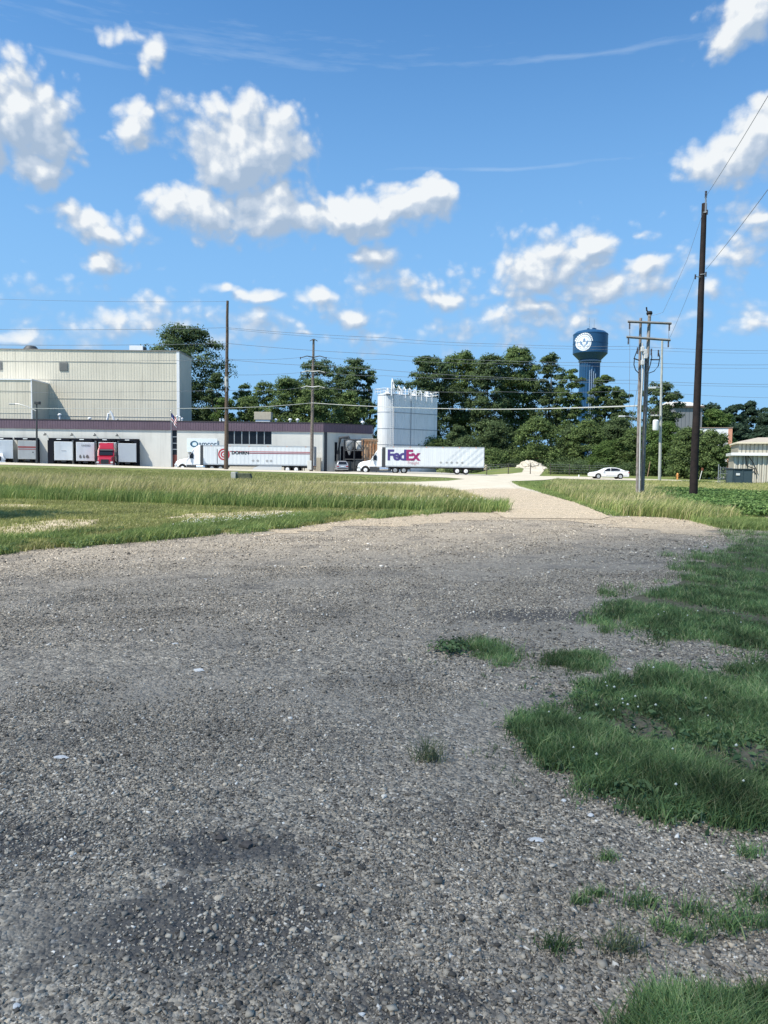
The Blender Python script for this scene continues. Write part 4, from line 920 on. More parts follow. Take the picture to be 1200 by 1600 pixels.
    for pts, cap in (([(996, 546), (991.5, 558), (990.5, 570), (993, 578), (998, 583)], (996, 545)), ([(1017, 547), (1018.5, 558), (1016, 570), (1013, 580)], (1017.5, 547)), ([(1028.5, 549), (1031, 559), (1028.5, 572), (1022, 580), (1014, 583)], (1028.5, 549))):
        seg(t, [xyz(a, b_, d-.25) for a, b_ in pts], .022, 'cable_loop', BLACK)
        p = xyz(cap[0], cap[1]+8, d-.25); insul(t, (p.x, p.y, p.z), .32, True, .05)
    b = MB(); b.path([xyz(990, 560, d-.2)-bot, xyz(999, 563, d-.2)-bot], .03, 4); b.path([xyz(1016, 562, d-.2)-bot, xyz(1031, 562, d-.2)-bot], .03, 4); b.build('bracket', STEELD, t)
    cn = mat('riser_conduit', (.50, .50, .48), .6)
    seg(t, [xyz(1003.8, 536, d-.22), xyz(1004.6, 578, d-.22), xyz(1001, 640, d-.22), xyz(998.7, 780, d-.2)], [.03, .055, .04, .035], 'riser', cn)
    seg(t, [xyz(1008.5, 560, d-.22), xyz(1006.8, 610, d-.22), xyz(1001, 782, d-.22)], .03, 'riser', STEELD)
    for px, py in ((1004, 545), (1009, 556), (1004, 566), (1008, 549)):
        p = xyz(px, py, d-.3)-bot; b = MB(); b.box(p.x-.08, p.x+.08, p.y-.06, p.y+.06, p.z-.13, p.z+.1); b.build('fuse_cutout', mat('fuse_white', (.62, .62, .6), .4), t, bevel=.02)
    b = MB(); h = xyz(1014.6, 492, d)-bot; b.lathe([(.10, h.z-.02), (.15, h.z+.06), (.12, h.z+.16)], (h.x, h.y), 10); b.path([(h.x-.02, h.y, h.z+.1), (h.x-.13, h.y, h.z+.2), (h.x-.15, h.y, h.z+.36)], .035, 6); b.build('pole_cap', BLACK, t)
    seg(t, [xyz(997, 659, d), xyz(990, 653, d), xyz(981, 650.5, d), xyz(973, 650.5, d)], .028, 'lamp_arm', GALV)
    q = xyz(972, 651, d)-bot; b = MB(); b.box(q.x-.16, q.x+.14, q.y-.07, q.y+.07, q.z-.03, q.z+.05); b.build('lamp_head', mat('lamp_shell', (.6, .61, .6), .5), t, bevel=.02)
    seg(t, [xyz(997, 600, d), xyz(985, 668, d)], .01, 'guy_wire', WIRE)
    # third pole further back
    d = 82; bot = xyz(1030.5, 752.5, d); top = xyz(1034.8, 532.5, d)
    t = thing('utility_pole', 'slim pale grey pole with a white transformer, behind the twin poles', 'utility pole', bot)
    pole(t, top, bot-Vector((0, 0, .2)), .17, .11, mat('pale_pole', (.40, .41, .38), .8, var=.15, stains=.3))
    a = xyz(1017, 649, d-.3); c = xyz(1032, 649, d-.2); seg(t, [a, c], .08, 'crossarm', mat('pale_arm', (.55, .55, .52), .6), 4)
    for px in (1018, 1022, 1028): p = xyz(px, 648, d-.3); insul(t, p, .35, True, .08)
    q = xyz(1024.5, 663, d-.4)-bot; b = MB(); b.lathe([(.28, q.z-.65), (.32, q.z-.5), (.32, q.z+.4), (.2, q.z+.5)], (q.x, q.y), 14); b.build('transformer', mat('transformer_white', (.7, .71, .7), .4), t, smooth=30)
    seg(t, [xyz(1033.5, 606, d), xyz(1024, 604.5, d), xyz(1013, 605.5, d)], .07, 'lamp_arm', GALV)
    q = xyz(1012, 606, d)-bot; b = MB(); b.box(q.x-.1, q.x+.9, -.15, .15, q.z-.08, q.z+.1); b.build('lamp_head', MATS['lamp_shell'], t, bevel=.03)
    # dark tarred pole, nearest
    d = 33.6; bot = xyz(1083, 784, d); bot.z = Z(bot.x, d)-.25; top = xyz(1101, 318, d)
    t = thing('utility_pole', 'tall dark tarred wooden pole, the nearest and thickest, at the crop edge', 'utility pole', bot)
    pole(t, top, bot, .185, .108, WOODK, n=16)
    h = top-bot; b = MB(); b.box(h.x-.03, h.x+.03, h.y-.14, h.y-.08, h.z-.45, h.z+.25); b.build('top_bracket', GALV, t)
    insul(t, (top.x, top.y-.1, top.z+.22), .3, True, .06)
    for px, py in ((1105, 331), (1086.5, 432), (1103, 428)):
        p = xyz(px, py, d-.15); c = xyz(1099.5 if py < 400 else 1094, py+1, d-.1); seg(t, [c, p], .02, 'bracket', GALV); insul(t, (p.x, p.y, p.z-.12), .22, True, .045)
poles()
def wires():
    grp = 'overhead wires strung along the street'
    def wire(nm, label, pts, r, m, sag=0, g=grp):
        W = [xyz(*p) for p in pts]; out = []
        for i in range(len(W)-1):
            for k in range(8):
                q = k/8; p = W[i].lerp(W[i+1], q); p.z -= sag*4*q*(1-q); out.append(p)
        out.append(W[-1]); o = W[0]
        b = MB(); b.path([p-o for p in out], r, 5); ob = b.build(nm, m, None, smooth=True, loc=o); return tag(ob, label, 'overhead wire', g)
    A, B, E = 100.2, 103.7, 112.0
    N_ = 'overhead_wire'
    wire(N_, 'topmost faint wire left of the tall brown pole, running to the frame edge', [(-260, 462, 96), (-40, 466, 98), (355, 471, A)], .017, WIRE, .2)
    wire(N_, 'highest full width wire, above the treetops and the water tower', [(-260, 515, 96), (-40, 514.5, 97), (355, 512, A), (600, 527.5, 104), (780, 537.5, 107), (990, 541, 109), (1200, 548, E), (1420, 553, 114)], .023, WIRE, .15)
    wire(N_, 'thin companion wire just under the highest full width wire', [(355, 514, A), (600, 533, 106), (780, 541, 109), (990, 546, 111), (1200, 552, 114), (1420, 558, 115)], .017, WIRE, .15)
    wire(N_, 'second level wire, leaving the tall brown pole level with the hall roof', [(-260, 541, 96), (-40, 538.5, 97), (355, 536.5, A), (600, 553.5, 104), (780, 563.5, 107), (990, 566, 109), (1200, 570, E), (1420, 575, 114)], .025, WIRE, .15)
    wire(N_, 'wire sagging through the topmost side arms of the grey wooden pole', [(355, 561, A), (470.5, 558.5, B), (509.5, 558.5, B), (600, 561, 105), (780, 567.5, 108), (1200, 575.5, 113), (1420, 579, 115)], .019, WIRE, .2)
    wire(N_, 'third level wire, crossing the row of treetops left of the water tower', [(-260, 565, 96), (355, 562, A), (540, 573, 103), (780, 589.5, 107), (990, 594, 109), (1200, 600.5, E), (1420, 606, 114)], .025, WIRE, .15)
    wire(N_, 'wire on the middle side arms of the grey wooden pole', [(355, 585.5, A), (471, 582, B), (508.5, 582, B), (600, 587, 105), (780, 592, 108), (1200, 604.5, 113), (1420, 610, 115)], .020, WIRE, .15)
    wire(N_, 'lowest thin wire, on the bottom side arms of the grey wooden pole', [(-260, 612, 96), (355, 610, A), (470.5, 606, B), (508.5, 606, B), (600, 608.5, 105), (780, 612, 108), (1000, 610, 110), (1200, 621.5, 113), (1420, 630, 115)], .020, WIRE, .2)
    wire('overhead_cable', 'thick pale cable crossing low in front of the trees', [(-260, 637, 97), (-40, 637, 98), (353, 637.5, A), (487.5, 629.5, B), (700, 638.5, 90), (1000, 634, 36)], .037, WIREL, .12)
    gb = 'wires on the dark tarred pole'
    D = 33.5
    wire(N_, 'wire rising from the tip of the dark tarred pole to the upper right', [(1101.5, 309, D), (1200, 150, 19.5), (1330, -60, 12)], .009, WIRE, .05, gb)
    wire(N_, 'wire rising to the right from the middle bracket of the dark tarred pole', [(1103, 421, D), (1200, 296, 19.5), (1350, 103, 12)], .009, WIRE, .05, gb)
    wire(N_, 'wire from the tip of the dark tarred pole down to the upper crossarm', [(1099, 330, D), (1074, 405, 34.2), (1036, 488, 35), (1012, 494, 35.4)], .007, WIRE, .02, gb)
    wire(N_, 'wire from the middle bracket of the dark tarred pole down to the lower crossarm', [(1086.5, 430, D), (1068, 478, 34.5), (1046, 529, 35.3)], .007, WIRE, .03, gb)
wires()
# ------------------------------------------------------------------ water tower
def water_tower():
    d = 255.0; k = d/FPX; c = xyz(916.5, 735, d); x, y = c.x, d; Rt = 26.1*k
    zt = lambda py: P(916.5, py, d).z
    t = thing('water_tower', 'blue water tower with a round white emblem above the trees', 'water tower', (x, y, 0))
    BL = mat('tower_blue', (.016, .068, .155), .4, .4, var=.06, vscale=.12)
    z0, z1, z2, z3 = zt(515.5), zt(522.5), zt(553), zt(563.5); Rp = 15.6*k
    m = MB(); m.lathe([(Rt, z2), (Rt, z1), (Rt*.82, z1+.55*(z0-z1)), (Rt*.45, z0-.15), (.3, z0)], n=48); m.build('tank', BL, t, smooth=25)
    m = MB(); m.lathe([(Rp+.1, z3), (Rt, z2)], n=48); m.build('tank_cone', BL, t, smooth=25)
    m = MB(); n = 48; vs = []
    for z in (0, z3-.6):
        for q in range(n*2): r = Rp*(1 if q % 4 < 2 else .94); a = math.pi*q/n; vs.append((r*math.cos(a), r*math.sin(a), z))
    m.add(vs, [(q, (q+1) % (2*n), (q+1) % (2*n)+2*n, q+2*n) for q in range(2*n)]); m.build('pedestal', BL, t)
    m = MB(); m.lathe([(Rp, z3-.6), (Rp+.35, z3-.5), (Rp+.35, z3-.1), (Rp+.05, z3)], n=48); m.build('ring', mat('tower_ring', (.20, .25, .36), .5), t, smooth=25)
    m = MB()
    for z in (z1-.25, z1-.5*(z1-z2)): m.lathe([(Rt+.01, z-.08), (Rt+.06, z-.08), (Rt+.06, z+.08), (Rt+.01, z+.08)], n=48)
    m.build('weld_band', BL, t)
    # emblem wrapped on the tank
    def on(px, py, off):
        s = max(-.97, min(.97, (px-916.5)/26.1)); a = math.asin(s); return ((Rt+off)*math.sin(a), -(Rt+off)*math.cos(a), zt(py))
    wh = mat('emblem_white', (.78, .80, .82), .5); cx, cy, rx, ry = 901.3, 539, 9.6, 12.4
    def disc(cx, cy, rx, ry, off, m_, name, hole=0, a0=0, a1=2*math.pi, par=t):
        b = MB(); n = 36; rings = [hole+(1-hole)*i/4 for i in range(5)] if hole else [.001, .25, .5, .75, 1]
        vs = [on(cx+rx*r*math.cos(a0+(a1-a0)*k_/n), cy+ry*r*math.sin(a0+(a1-a0)*k_/n), off) for r in rings for k_ in range(n+1)]
        b.add(vs, [(i*(n+1)+k_, (i+1)*(n+1)+k_, (i+1)*(n+1)+k_+1, i*(n+1)+k_+1) for i in range(len(rings)-1) for k_ in range(n)]); return b.build(name, m_, par)
    e = disc(cx, cy, rx, ry, .04, wh, 'emblem')
    gy = mat('emblem_blue_grey', (.16, .26, .42), .5)
    disc(cx, cy, rx*.83, ry*.83, .07, gy, 'emblem_ring', .95, par=e)
    def leaf(pts, name='petal'):
        b = MB(); b.add([on(cx+a*rx, cy+c_*ry, .07) for a, c_ in pts], [tuple(range(len(pts)))]); b.build(name, gy, e)
    leaf([(-.06, .7), (.06, .7), (.05, .2), (-.05, .2)]); leaf([(0, -.62), (.17, -.32), (.1, -.05), (0, -.2), (-.1, -.05), (-.17, -.32)])
    leaf([(-.08, .5), (-.5, .15), (-.55, -.3), (-.33, -.15), (-.2, .15)]); leaf([(.08, .5), (.5, .15), (.55, -.3), (.33, -.15), (.2, .15)])
    leaf([(-.3, .62), (-.6, .38), (-.5, .36)]); leaf([(.3, .62), (.6, .38), (.5, .36)])
    for k_ in range(13):
        a0 = R(196+k_*12.2); disc(cx+.3, cy-.3, rx*1.22, ry*1.2, .05, wh, 'letter_mark', .86, a0, a0+R(9.6))
    m = MB(); m.tube((-.9, 0, z0-.1), (-.9, 0, z0+.5), .4, n=10); m.tube((.9, 0, z0-.2), (.9, 0, z0+.7), .45, n=10); m.box(1.2, 1.8, -.3, .3, z0-.3, z0+.6); m.build('hatch', BL, t)
    m = MB(); m.tube((-.5, 0, z0), (-.5, 0, z0+4.2), .07, .04, 6); m.tube((1.1, 0, z0), (1.1, 0, z0+3.6), .07, .04, 6); m.build('antennas', GALV, t)
    m = MB()
    for px in (912.8, 915.5, 918.5, 921.5):
        s = (px-916.5)/26.1*Rt; yy = -math.sqrt(max(.1, Rp**2-s*s))-.15; m.tube((s, yy, 1), (s, yy, zt(578)-abs(px-915)*.25), .16, n=5)
    m.build('cable_runs', mat('cable_pale_blue', (.22, .30, .42), .6), t)
water_tower()
# ------------------------------------------------------------------ right-hand buildings and small furniture
def right_side():
    d = 71.5; x0 = (1143.5-600)/FPX*d; z = Z(x0, d)
    SH = mat('shed_siding', (.56, .52, .43), .55, .3, var=.05, stripes=(0, .42, .06, .62), stains=.2)
    t = thing('metal_shed', 'tan ribbed metal shed with a white eave, behind the dark bin', 'shed', (x0, d, z), R(-20))
    zt = P(1150, 707.5, d).z-z
    m = MB(); m.box(0, 9, 0, 5, 0, zt-.28); m.build('wall', SH, t)
    m = MB()
    for k in range(22): m.box(.1+k*.41, .2+k*.41, -.06, 0, 0, zt-.28)
    m.build('ribs', mat('shed_rib', (.66, .62, .52), .5), t)
    m = MB(); m.box(-.25, 9.2, -.5, 5.2, zt-.28, zt); m.build('eave', WHITEP, t, bevel=.02)
    m = MB(); m.path([(1.0, -.12, 3.0), (1.15, -.25, 1.8), (1.8, -.3, 1.55), (1.95, -.2, 1.0)], .05); m.path([(1.0, -.1, 3.1), (1.7, -.3, 2.1), (2.1, -.2, 1.2)], .04); m.build('hanging_hose', BLACK, t)
    d = 84; x0 = (1136-600)/FPX*d; z = 0
    t = thing('metal_shed', 'longer tan shed with a shallow roof rising behind the first one', 'shed', (x0+1, d, z), R(-20))
    za = P(1150, 689, d).z; zb = P(1150, 712, d).z
    m = MB(); m.box(0, 14, 0, 8, 0, za-.3); m.build('wall', SH, t)
    m = MB(); m.box(-.2, 14.2, -.4, 8.2, za-.3, za-.12); m.build('eave', mat('tan_trim', (.66, .60, .46), .6), t)
    m = MB(); m.add([(-.2, -.4, za-.115), (14.2, -.4, za-.115), (14.2, 8.2, za-.115), (-.2, 8.2, za-.115), (2.5, 4, za+.55), (14.2, 4, za+.55)], [(0, 1, 5, 4), (2, 3, 4, 5), (3, 0, 4), (0, 3, 2, 1), (1, 2, 5)]); m.build('roof', mat('shed_roof', (.42, .37, .30), .8, var=.1), t)
    m = MB(); m.box(3.3, 4.0, -.08, 0, zb-.3, za-.32); m.build('post', mat('tan_post', (.60, .44, .22), .6), t)
    m = MB(); m.box(4.05, 4.7, -.04, 0, zb-.6, za-.5); m.build('door', DARK, t)
    m = MB(); m.box(2.1, 2.5, -.05, 0, zb-.3, za-1.1); m.build('panel', mat('panel_tan', (.5, .47, .38), .6), t)
    d = 108; x0 = (1085-600)/FPX*d; x1 = (1144.5-600)/FPX*d; zt = P(1120, 668.5, d).z
    t = thing('brick_building', 'white building wall ending in a salmon brick corner behind the shrubs', 'building', (x0, d+2, 0), R(-16))
    m = MB(); m.box(0, x1-x0-.55, 0, 9, 0, zt-.01); m.build('wall', WHITEP, t)
    m = MB(); m.box(x1-x0-.55, x1-x0, -.03, 9, 0, zt); m.build('corner', mat('salmon_brick', (.62, .30, .20), .8, var=.15, vscale=3), t)
    m = MB(); m.box(-.1, x1-x0+.05, -.08, 9.1, zt+.003, zt+.12); m.build('coping', mat('coping_dark', (.30, .22, .18), .7), t)
    d = 175; x0 = (1049-600)/FPX*d; x1 = (1092-600)/FPX*d; zt = P(1070, 634, d).z
    t = thing('grey_building', 'plain grey metal building with a pale roof behind the crown of shrubs', 'building', (x0, d, 0))
    GB = mat('grey_siding', (.23, .235, .25), .6, stripes=(0, .9, .03, .8))
    m = MB(); m.box(0, x1-x0, 0, 16, 0, zt-.4); m.build('wall', GB, t)
    m = MB(); m.box(-.3, x1-x0+.3, -.4, 16, zt-.4, zt); m.build('eave', mat('brown_eave', (.16, .12, .10), .7), t)
    m = MB(); m.add([(-.3, -.4, zt+.003), (x1-x0+.3, -.4, zt+.003), (x1-x0+.3, 16, zt+.003), (-.3, 16, zt+.003), (1.2, 8, zt+1.6), (x1-x0+.3, 8, zt+1.6)], [(0, 1, 5, 4), (2, 3, 4, 5), (3, 0, 4), (1, 2, 5)]); m.build('roof', mat('pale_roof', (.55, .53, .48), .7), t)
    m = MB()
    for px in (1058, 1068, 1071, 1074): a = (px-1049)/FPX*d; m.box(a, a+.9, -.15, 0, 6, 8.6)
    m.build('door', mat('pale_door', (.6, .6, .58), .6), t)
    # dark bin
    d = 69; x0 = (1142.5-600)/FPX*d; z = Z(x0, d); W = 1.88
    t = thing('waste_bin', 'dark slate metal bin with a small white label in front of the tan shed', 'waste bin', (x0, d, z-.03))
    DB = mat('slate_paint', (.055, .085, .10), .5, .4, var=.1)
    m = MB(); m.box(0, W, 0, 1.3, .08, 1.42); m.build('body', DB, t, bevel=.02)
    m = MB(); m.box(-.04, W+.04, -.05, 1.35, 1.42, 1.56); m.build('lid', mat('slate_lid', (.02, .03, .035), .5), t, bevel=.03)
    m = MB(); [m.box(a, a+.06, -.04, 0, .1, 1.42) for a in (.0, .16, .94, W-.06)]; m.box(.1, .3, .1, 1.2, 0, .08); m.box(W-.3, W-.1, .1, 1.2, 0, .08); m.build('ribs', DB, t)
    m = MB(); m.box(.36, .70, -.05, -.005, .92, 1.12); m.build('label', WHITEP, t)
    # chain-link gate
    d = 70; x0 = (1121-600)/FPX*d; z = Z(x0, d); W = 1.25
    t = thing('chain_link_gate', 'short chain link gate panel standing left of the dark bin', 'gate', (x0, d, z-.03))
    m = MB(); m.path([(0, 0, 0), (0, 0, 1.95)], .04); m.path([(.16, 0, 0), (.16, 0, 1.75)], .03); m.path([(W, 0, 0), (W, 0, 1.6)], .03)
    for zz in (.15, 1.05, 1.6): m.path([(.16, 0, zz), (W, 0, zz)], .025)
    m.build('frame', GALV, t)
    m = MB()
    for k in range(-12, 12):
        for s in (1, -1):
            pts = [(.16+k*.11+(0 if s > 0 else 1.45), 0, .15), (.16+k*.11+(1.45 if s > 0 else 0), 0, 1.6)]
            a, b = Vector(pts[0]), Vector(pts[1]); dx = b.x-a.x
            f0 = (.16-a.x)/dx; f1 = (W-a.x)/dx; lo, hi = max(0, min(f0, f1)), min(1, max(f0, f1))
            if hi > lo: m.path([a.lerp(b, lo), a.lerp(b, hi)], .006, 3)
    m.build('mesh', GALV, t)
    for px, w_ in ((1105, .6), (1135, 1.3), (1158, 1.0), (1183, .7)):
        p = G(px, 760); m = MB(); m.prismz([(-w_/2, -.2), (w_/2*.8, -.25), (w_/2, .2), (-w_/2*.7, .25)], -.05, .14); o = m.build('concrete_slab', CREAM, None, bevel=.03, loc=(p.x, p.y, p.z))
        tag(o, {1105: 'pale concrete slab in the weeds left of the gate', 1135: 'pale concrete slab between the gate and the dark bin', 1158: 'pale concrete slab lying in front of the dark bin', 1183: 'pale concrete slab in front of the tan shed, right'}[px], 'slab')
    # hydrant and sign stake
    p = G(1058.5, 749); t = thing('fire_hydrant', 'small orange fire hydrant in front of the shrubs', 'hydrant', p)
    m = MB(); m.lathe([(.16, 0), (.16, .06), (.11, .08), (.11, .55), (.15, .6), (.15, .64), (.12, .75), (.05, .84)], n=14); m.build('barrel', mat('hydrant_orange', (.65, .30, .10), .5), t, smooth=30)
    m = MB(); m.tube((-.22, 0, .45), (.22, 0, .45), .05, n=8); m.tube((0, -.2, .42), (0, 0, .42), .06, n=8); m.build('outlets', mat('hydrant_orange', (.65, .30, .10), .5), t)
    p = G(1093, 750); t = thing('marker_stake', 'leaning white marker stake with a rusty top right of the dark pole', 'stake', p)
    m = MB(); m.path([(0, 0, 0), (.28, 0, 1.25)], .05, 4); m.build('stake', mat('stake_white', (.6, .6, .58), .7), t)
    m = MB(); m.box(.18, .42, -.04, .04, 1.2, 1.55); m.build('top', mat('rust_dark', (.22, .08, .05), .8), t)
    p = G(969, 742); t = thing('marker_stake', 'thin leaning wooden stake behind the white sedan', 'stake', (p.x+.2, 112, Z(p.x+.2, 112)))
    m = MB(); m.path([(0, 0, 0), (.35, 0, 2.4)], .05, 4); m.build('stake', mat('stake_wood', (.35, .22, .15), .8), t)
    p = G(904.5, 745.5); b = MB(); b.lathe([(.08, 0), (.08, .3), (.02, .36)], n=8); tag(b.build('road_marker', WHITEP, None, loc=p), 'tiny white marker stub at the street edge left of the sedan', 'marker')
    # culvert headwall in the grass
    g = G(378, 749); t = thing('culvert_headwall', 'low culvert with a pale end block and dark side in the grass', 'culvert', g)
    s = g.y/FPX; m = MB(); m.box(-15.5*s, -8*s, -.5, .5, -.1, .62); m.build('end_block', mat('pale_block', (.48, .47, .42), .8, var=.1), t, bevel=.03)
    m = MB(); m.prism([(-8*s, -.1), (14*s, -.1), (15*s, .2), (13*s, .5), (-8*s, .52)], -.35, .5); m.build('side_block', mat('dark_block', (.10, .11, .075), .9, var=.3, vscale=4), t, bevel=.03)  # side block in a dark mottled tone
right_side()
def heap():
    x, y = 26.2, 132.5; z = Z(x, y)-.1; n, k = 40, 14; r = np.random.default_rng(3); vs = []; fs = []
    H = P(822, 719.5, y).z-z
    for i in range(k+1):
        q = i/k
        for j in range(n):
            a = 2*math.pi*j/n; rr = (2.3*(1-q)**.85)*(1+.16*math.sin(3*a+1)+.09*math.sin(7*a+3*q)+.05*math.sin(13*a))*(1+.06*r.normal())+.02
            vs.append((rr*math.cos(a)*1.15-.3*q, rr*math.sin(a), H*math.sin(q*1.5708)**1.25*(1+.035*r.normal())))
    fs = [(i*n+j, i*n+(j+1) % n, (i+1)*n+(j+1) % n, (i+1)*n+j) for i in range(k) for j in range(n)]
    m = MB(); m.add(vs, fs); o = m.build('gravel_heap', BORD, None, loc=(x, y, z)); tag(o, 'conical heap of cream gravel at the end of the dirt track', 'gravel heap')
    for j, (px, py, w_) in enumerate(((764, 719.5, 4.5), (845, 729, 1.8))):
        d = 138 if j == 0 else 131; p = P(px, py, d); m = MB(); vs = []
        for i in range(7):
            q = i/6
            for jj in range(24): a = 2*math.pi*jj/24; vs.append((w_*(1-q)**.8*math.cos(a)*(1+.1*math.sin(3*a)), 1.5*(1-q)**.8*math.sin(a), (p.z-Z(p.x, d)+.1)*(1-(1-q)**1.5)))
        m.add(vs, [(i*24+jj, i*24+(jj+1) % 24, (i+1)*24+(jj+1) % 24, (i+1)*24+jj) for i in range(6) for jj in range(24)])
        o = m.build('gravel_heap', BORD, None, loc=(p.x, d, Z(p.x, d)-.1)); tag(o, ['low long bank of cream gravel just right of the freight trailer', 'small low pile of cream gravel at the right foot of the heap'][j], 'gravel heap')
heap()
def fence():
    t = thing('wire_fence', 'low wire fence with dark posts running behind the street', 'fence', (19, 117, 0))
    pts = [(16.5, 119), (19.9, 118.5), (23.3, 117.8)]
    pts2 = [(26.4, 117.4), (29.3, 116.8), (32.3, 116.2), (35.3, 115.8)]
    for (x, y) in pts+pts2:
        z = Z(x, y); m = MB(); m.tube((x-19, y-117, z-.1), (x-19, y-117, z+1.75), .075, .06, 8); m.build('post', mat('fence_post', (.07, .06, .05), .9), t)
    m = MB()
    for seq in (pts, pts2):
        for h in (.5, .9, 1.3, 1.6): m.path([(x-19, y-117.08, Z(x, y)+h) for x, y in seq], .012, 4)
    m.build('wires', WIRE, t)
fence()
# ------------------------------------------------------------------ trees
def leafmat(name, dark, mid, lite, tr=.25):
    return mat(name, mid, .75, .15, island=[(0, dark), (.5, mid), (.88, lite), (1, tuple(min(1, x*1.35) for x in lite))], var=.18, vscale=.25, transl=tr+.16)
LEAF_D = leafmat('leaf_dark', (.055, .083, .04), (.09, .135, .058), (.14, .195, .085))
LEAF_M = leafmat('leaf_mid', (.07, .108, .043), (.12, .178, .062), (.19, .255, .092))
LEAF_L = leafmat('leaf_light', (.055, .10, .028), (.10, .165, .045), (.16, .235, .075))
LEAF_B = leafmat('leaf_far', (.03, .055, .035), (.045, .08, .05), (.07, .11, .07))
BARK = mat('bark', (.10, .085, .07), .9, .1, var=.3, vscale=3)
BARKP = mat('pale_bark', (.26, .25, .22), .9, .1, var=.25, vscale=2)
def crown_mesh(seed, cx, cy, z0, z1, rx, ry, nb, nl, ls, shape, lobes=None, up=.3):
    """leaf quads spread over many small clumps; returns verts, quads and clump centres"""
    r = np.random.default_rng(seed); H = z1-z0
    u = r.random(nb); ang = r.random(nb)*2*np.pi
    prof = {'round': lambda t: np.sqrt(np.clip(1-(2*t-1)**2, 0, 1))**.8, 'vase': lambda t: np.interp(t, [0, .25, .6, .85, 1], [.35, .7, 1, .85, .3]),
            'cone': lambda t: np.interp(t, [0, .15, .5, 1], [.7, 1, .7, .12]), 'bush': lambda t: np.interp(t, [0, .3, .7, 1], [.95, 1, .75, .25])}[shape]
    rad = prof(u)*np.sqrt(r.uniform(.02, .92, nb))
    wob = 1+.22*np.sin(ang*2+seed)+.14*np.sin(ang*3+seed*2.1)
    c = np.stack([cx+rx*rad*np.cos(ang)*wob, cy+ry*rad*np.sin(ang)*wob, z0+H*(.04+.94*u)], 1)
    br = (rx+ry)/2*r.uniform(.24, .46, nb)*(1.12-.35*u)
    k = np.repeat(np.arange(nb), nl); n = len(k)
    d = r.normal(size=(n, 3)); d /= np.linalg.norm(d, axis=1)[:, None]; d[:, 2] = np.where(d[:, 2] < -.25, -d[:, 2]*.5, d[:, 2])
    pos = c[k]+d*(br[k]*r.uniform(.2, 1.15, n)**.55)[:, None]*np.array([1, 1, .85])
    pos[:, 2] = np.maximum(pos[:, 2], z0*.9)
    nrm = d*1.0+r.normal(size=(n, 3))*.55; nrm[:, 2] += up; nrm /= np.linalg.norm(nrm, axis=1)[:, None]
    a = np.cross(nrm, r.normal(size=(n, 3))); a /= np.linalg.norm(a, axis=1)[:, None]; b = np.cross(nrm, a)
    s = (ls*r.uniform(.6, 1.25, n))[:, None]
    q = np.stack([pos-a*s*.9, pos-b*s*.45+nrm*s*.12, pos+a*s*.9, pos+b*s*.45+nrm*s*.12], 1).reshape(-1, 3)
    return q, np.arange(n*4).reshape(-1, 4), c
TREE_N = [0]
def tree(label, pxl, pxr, pyt, d, z0f=.25, shape='round', m=LEAF_M, nb=70, nl=90, ls=.34, bark=BARK, name='deciduous_tree', group=None, depth=.8, trunks=1, base=None, cat='tree', pyb=None):
    TREE_N[0] += 1; sd = 100+TREE_N[0]
    pc = (pxl+pxr)/2; top = P(pc, pyt, d); x = top.x; gzv = Z(x, d)-.1 if base is None else base
    H = top.z-gzv; rx = (pxr-pxl)/2*d/FPX*.98; rx *= 1.08; nb = int(nb*1.45); nl = int(nl*1.65); ls *= .84; ry = rx*depth
    z0 = H*z0f
    if pyb is not None: z0 = P(pc, pyb, d).z-gzv
    t = thing(name, label, cat, (x, d, gzv), 0, group)
    q, f, c = crown_mesh(sd, 0, 0, z0, H-.25, rx, ry, nb, nl, ls, shape)
    crown = raw('crown', q, [f], m, t)
    r = random.Random(sd); b = MB()
    if H > 4:
        tr = max(.12, H*.017)
        for k in range(trunks):
            ox = (k-(trunks-1)/2)*rx*.35; p = [(ox, 0, -.2), (ox+r.uniform(-.3, .3), 0, H*.2), (ox*1.6+r.uniform(-.6, .6), r.uniform(-.5, .5), H*.5), (ox*2+r.uniform(-1, 1), r.uniform(-.6, .6), H*.86)]
            b.path(p, [tr, tr*.8, tr*.5, tr*.12], 7)
            for _ in range(9):
                i = r.randrange(len(c)); e = Vector(c[i]); s = Vector(p[1]).lerp(Vector(p[3]), max(0, min(1, (e.z/H-.35))))
                b.path([s, s.lerp(e, .5)+Vector((0, 0, -H*.03)), e], [tr*.32, tr*.2, tr*.07], 5)
    else:
        for k in range(6):
            i = r.randrange(len(c)); e = Vector(c[i]); b.path([(r.uniform(-.3, .3), 0, -.1), (e.x*.4, e.y*.4, e.z*.5), e], [.07, .05, .02], 5)
    b.build('trunk', bark, t)
    return t
G1 = 'trees behind the factory'; G2 = 'tall grove in front of the water tower'; G3 = 'shrubs along the far side of the street'
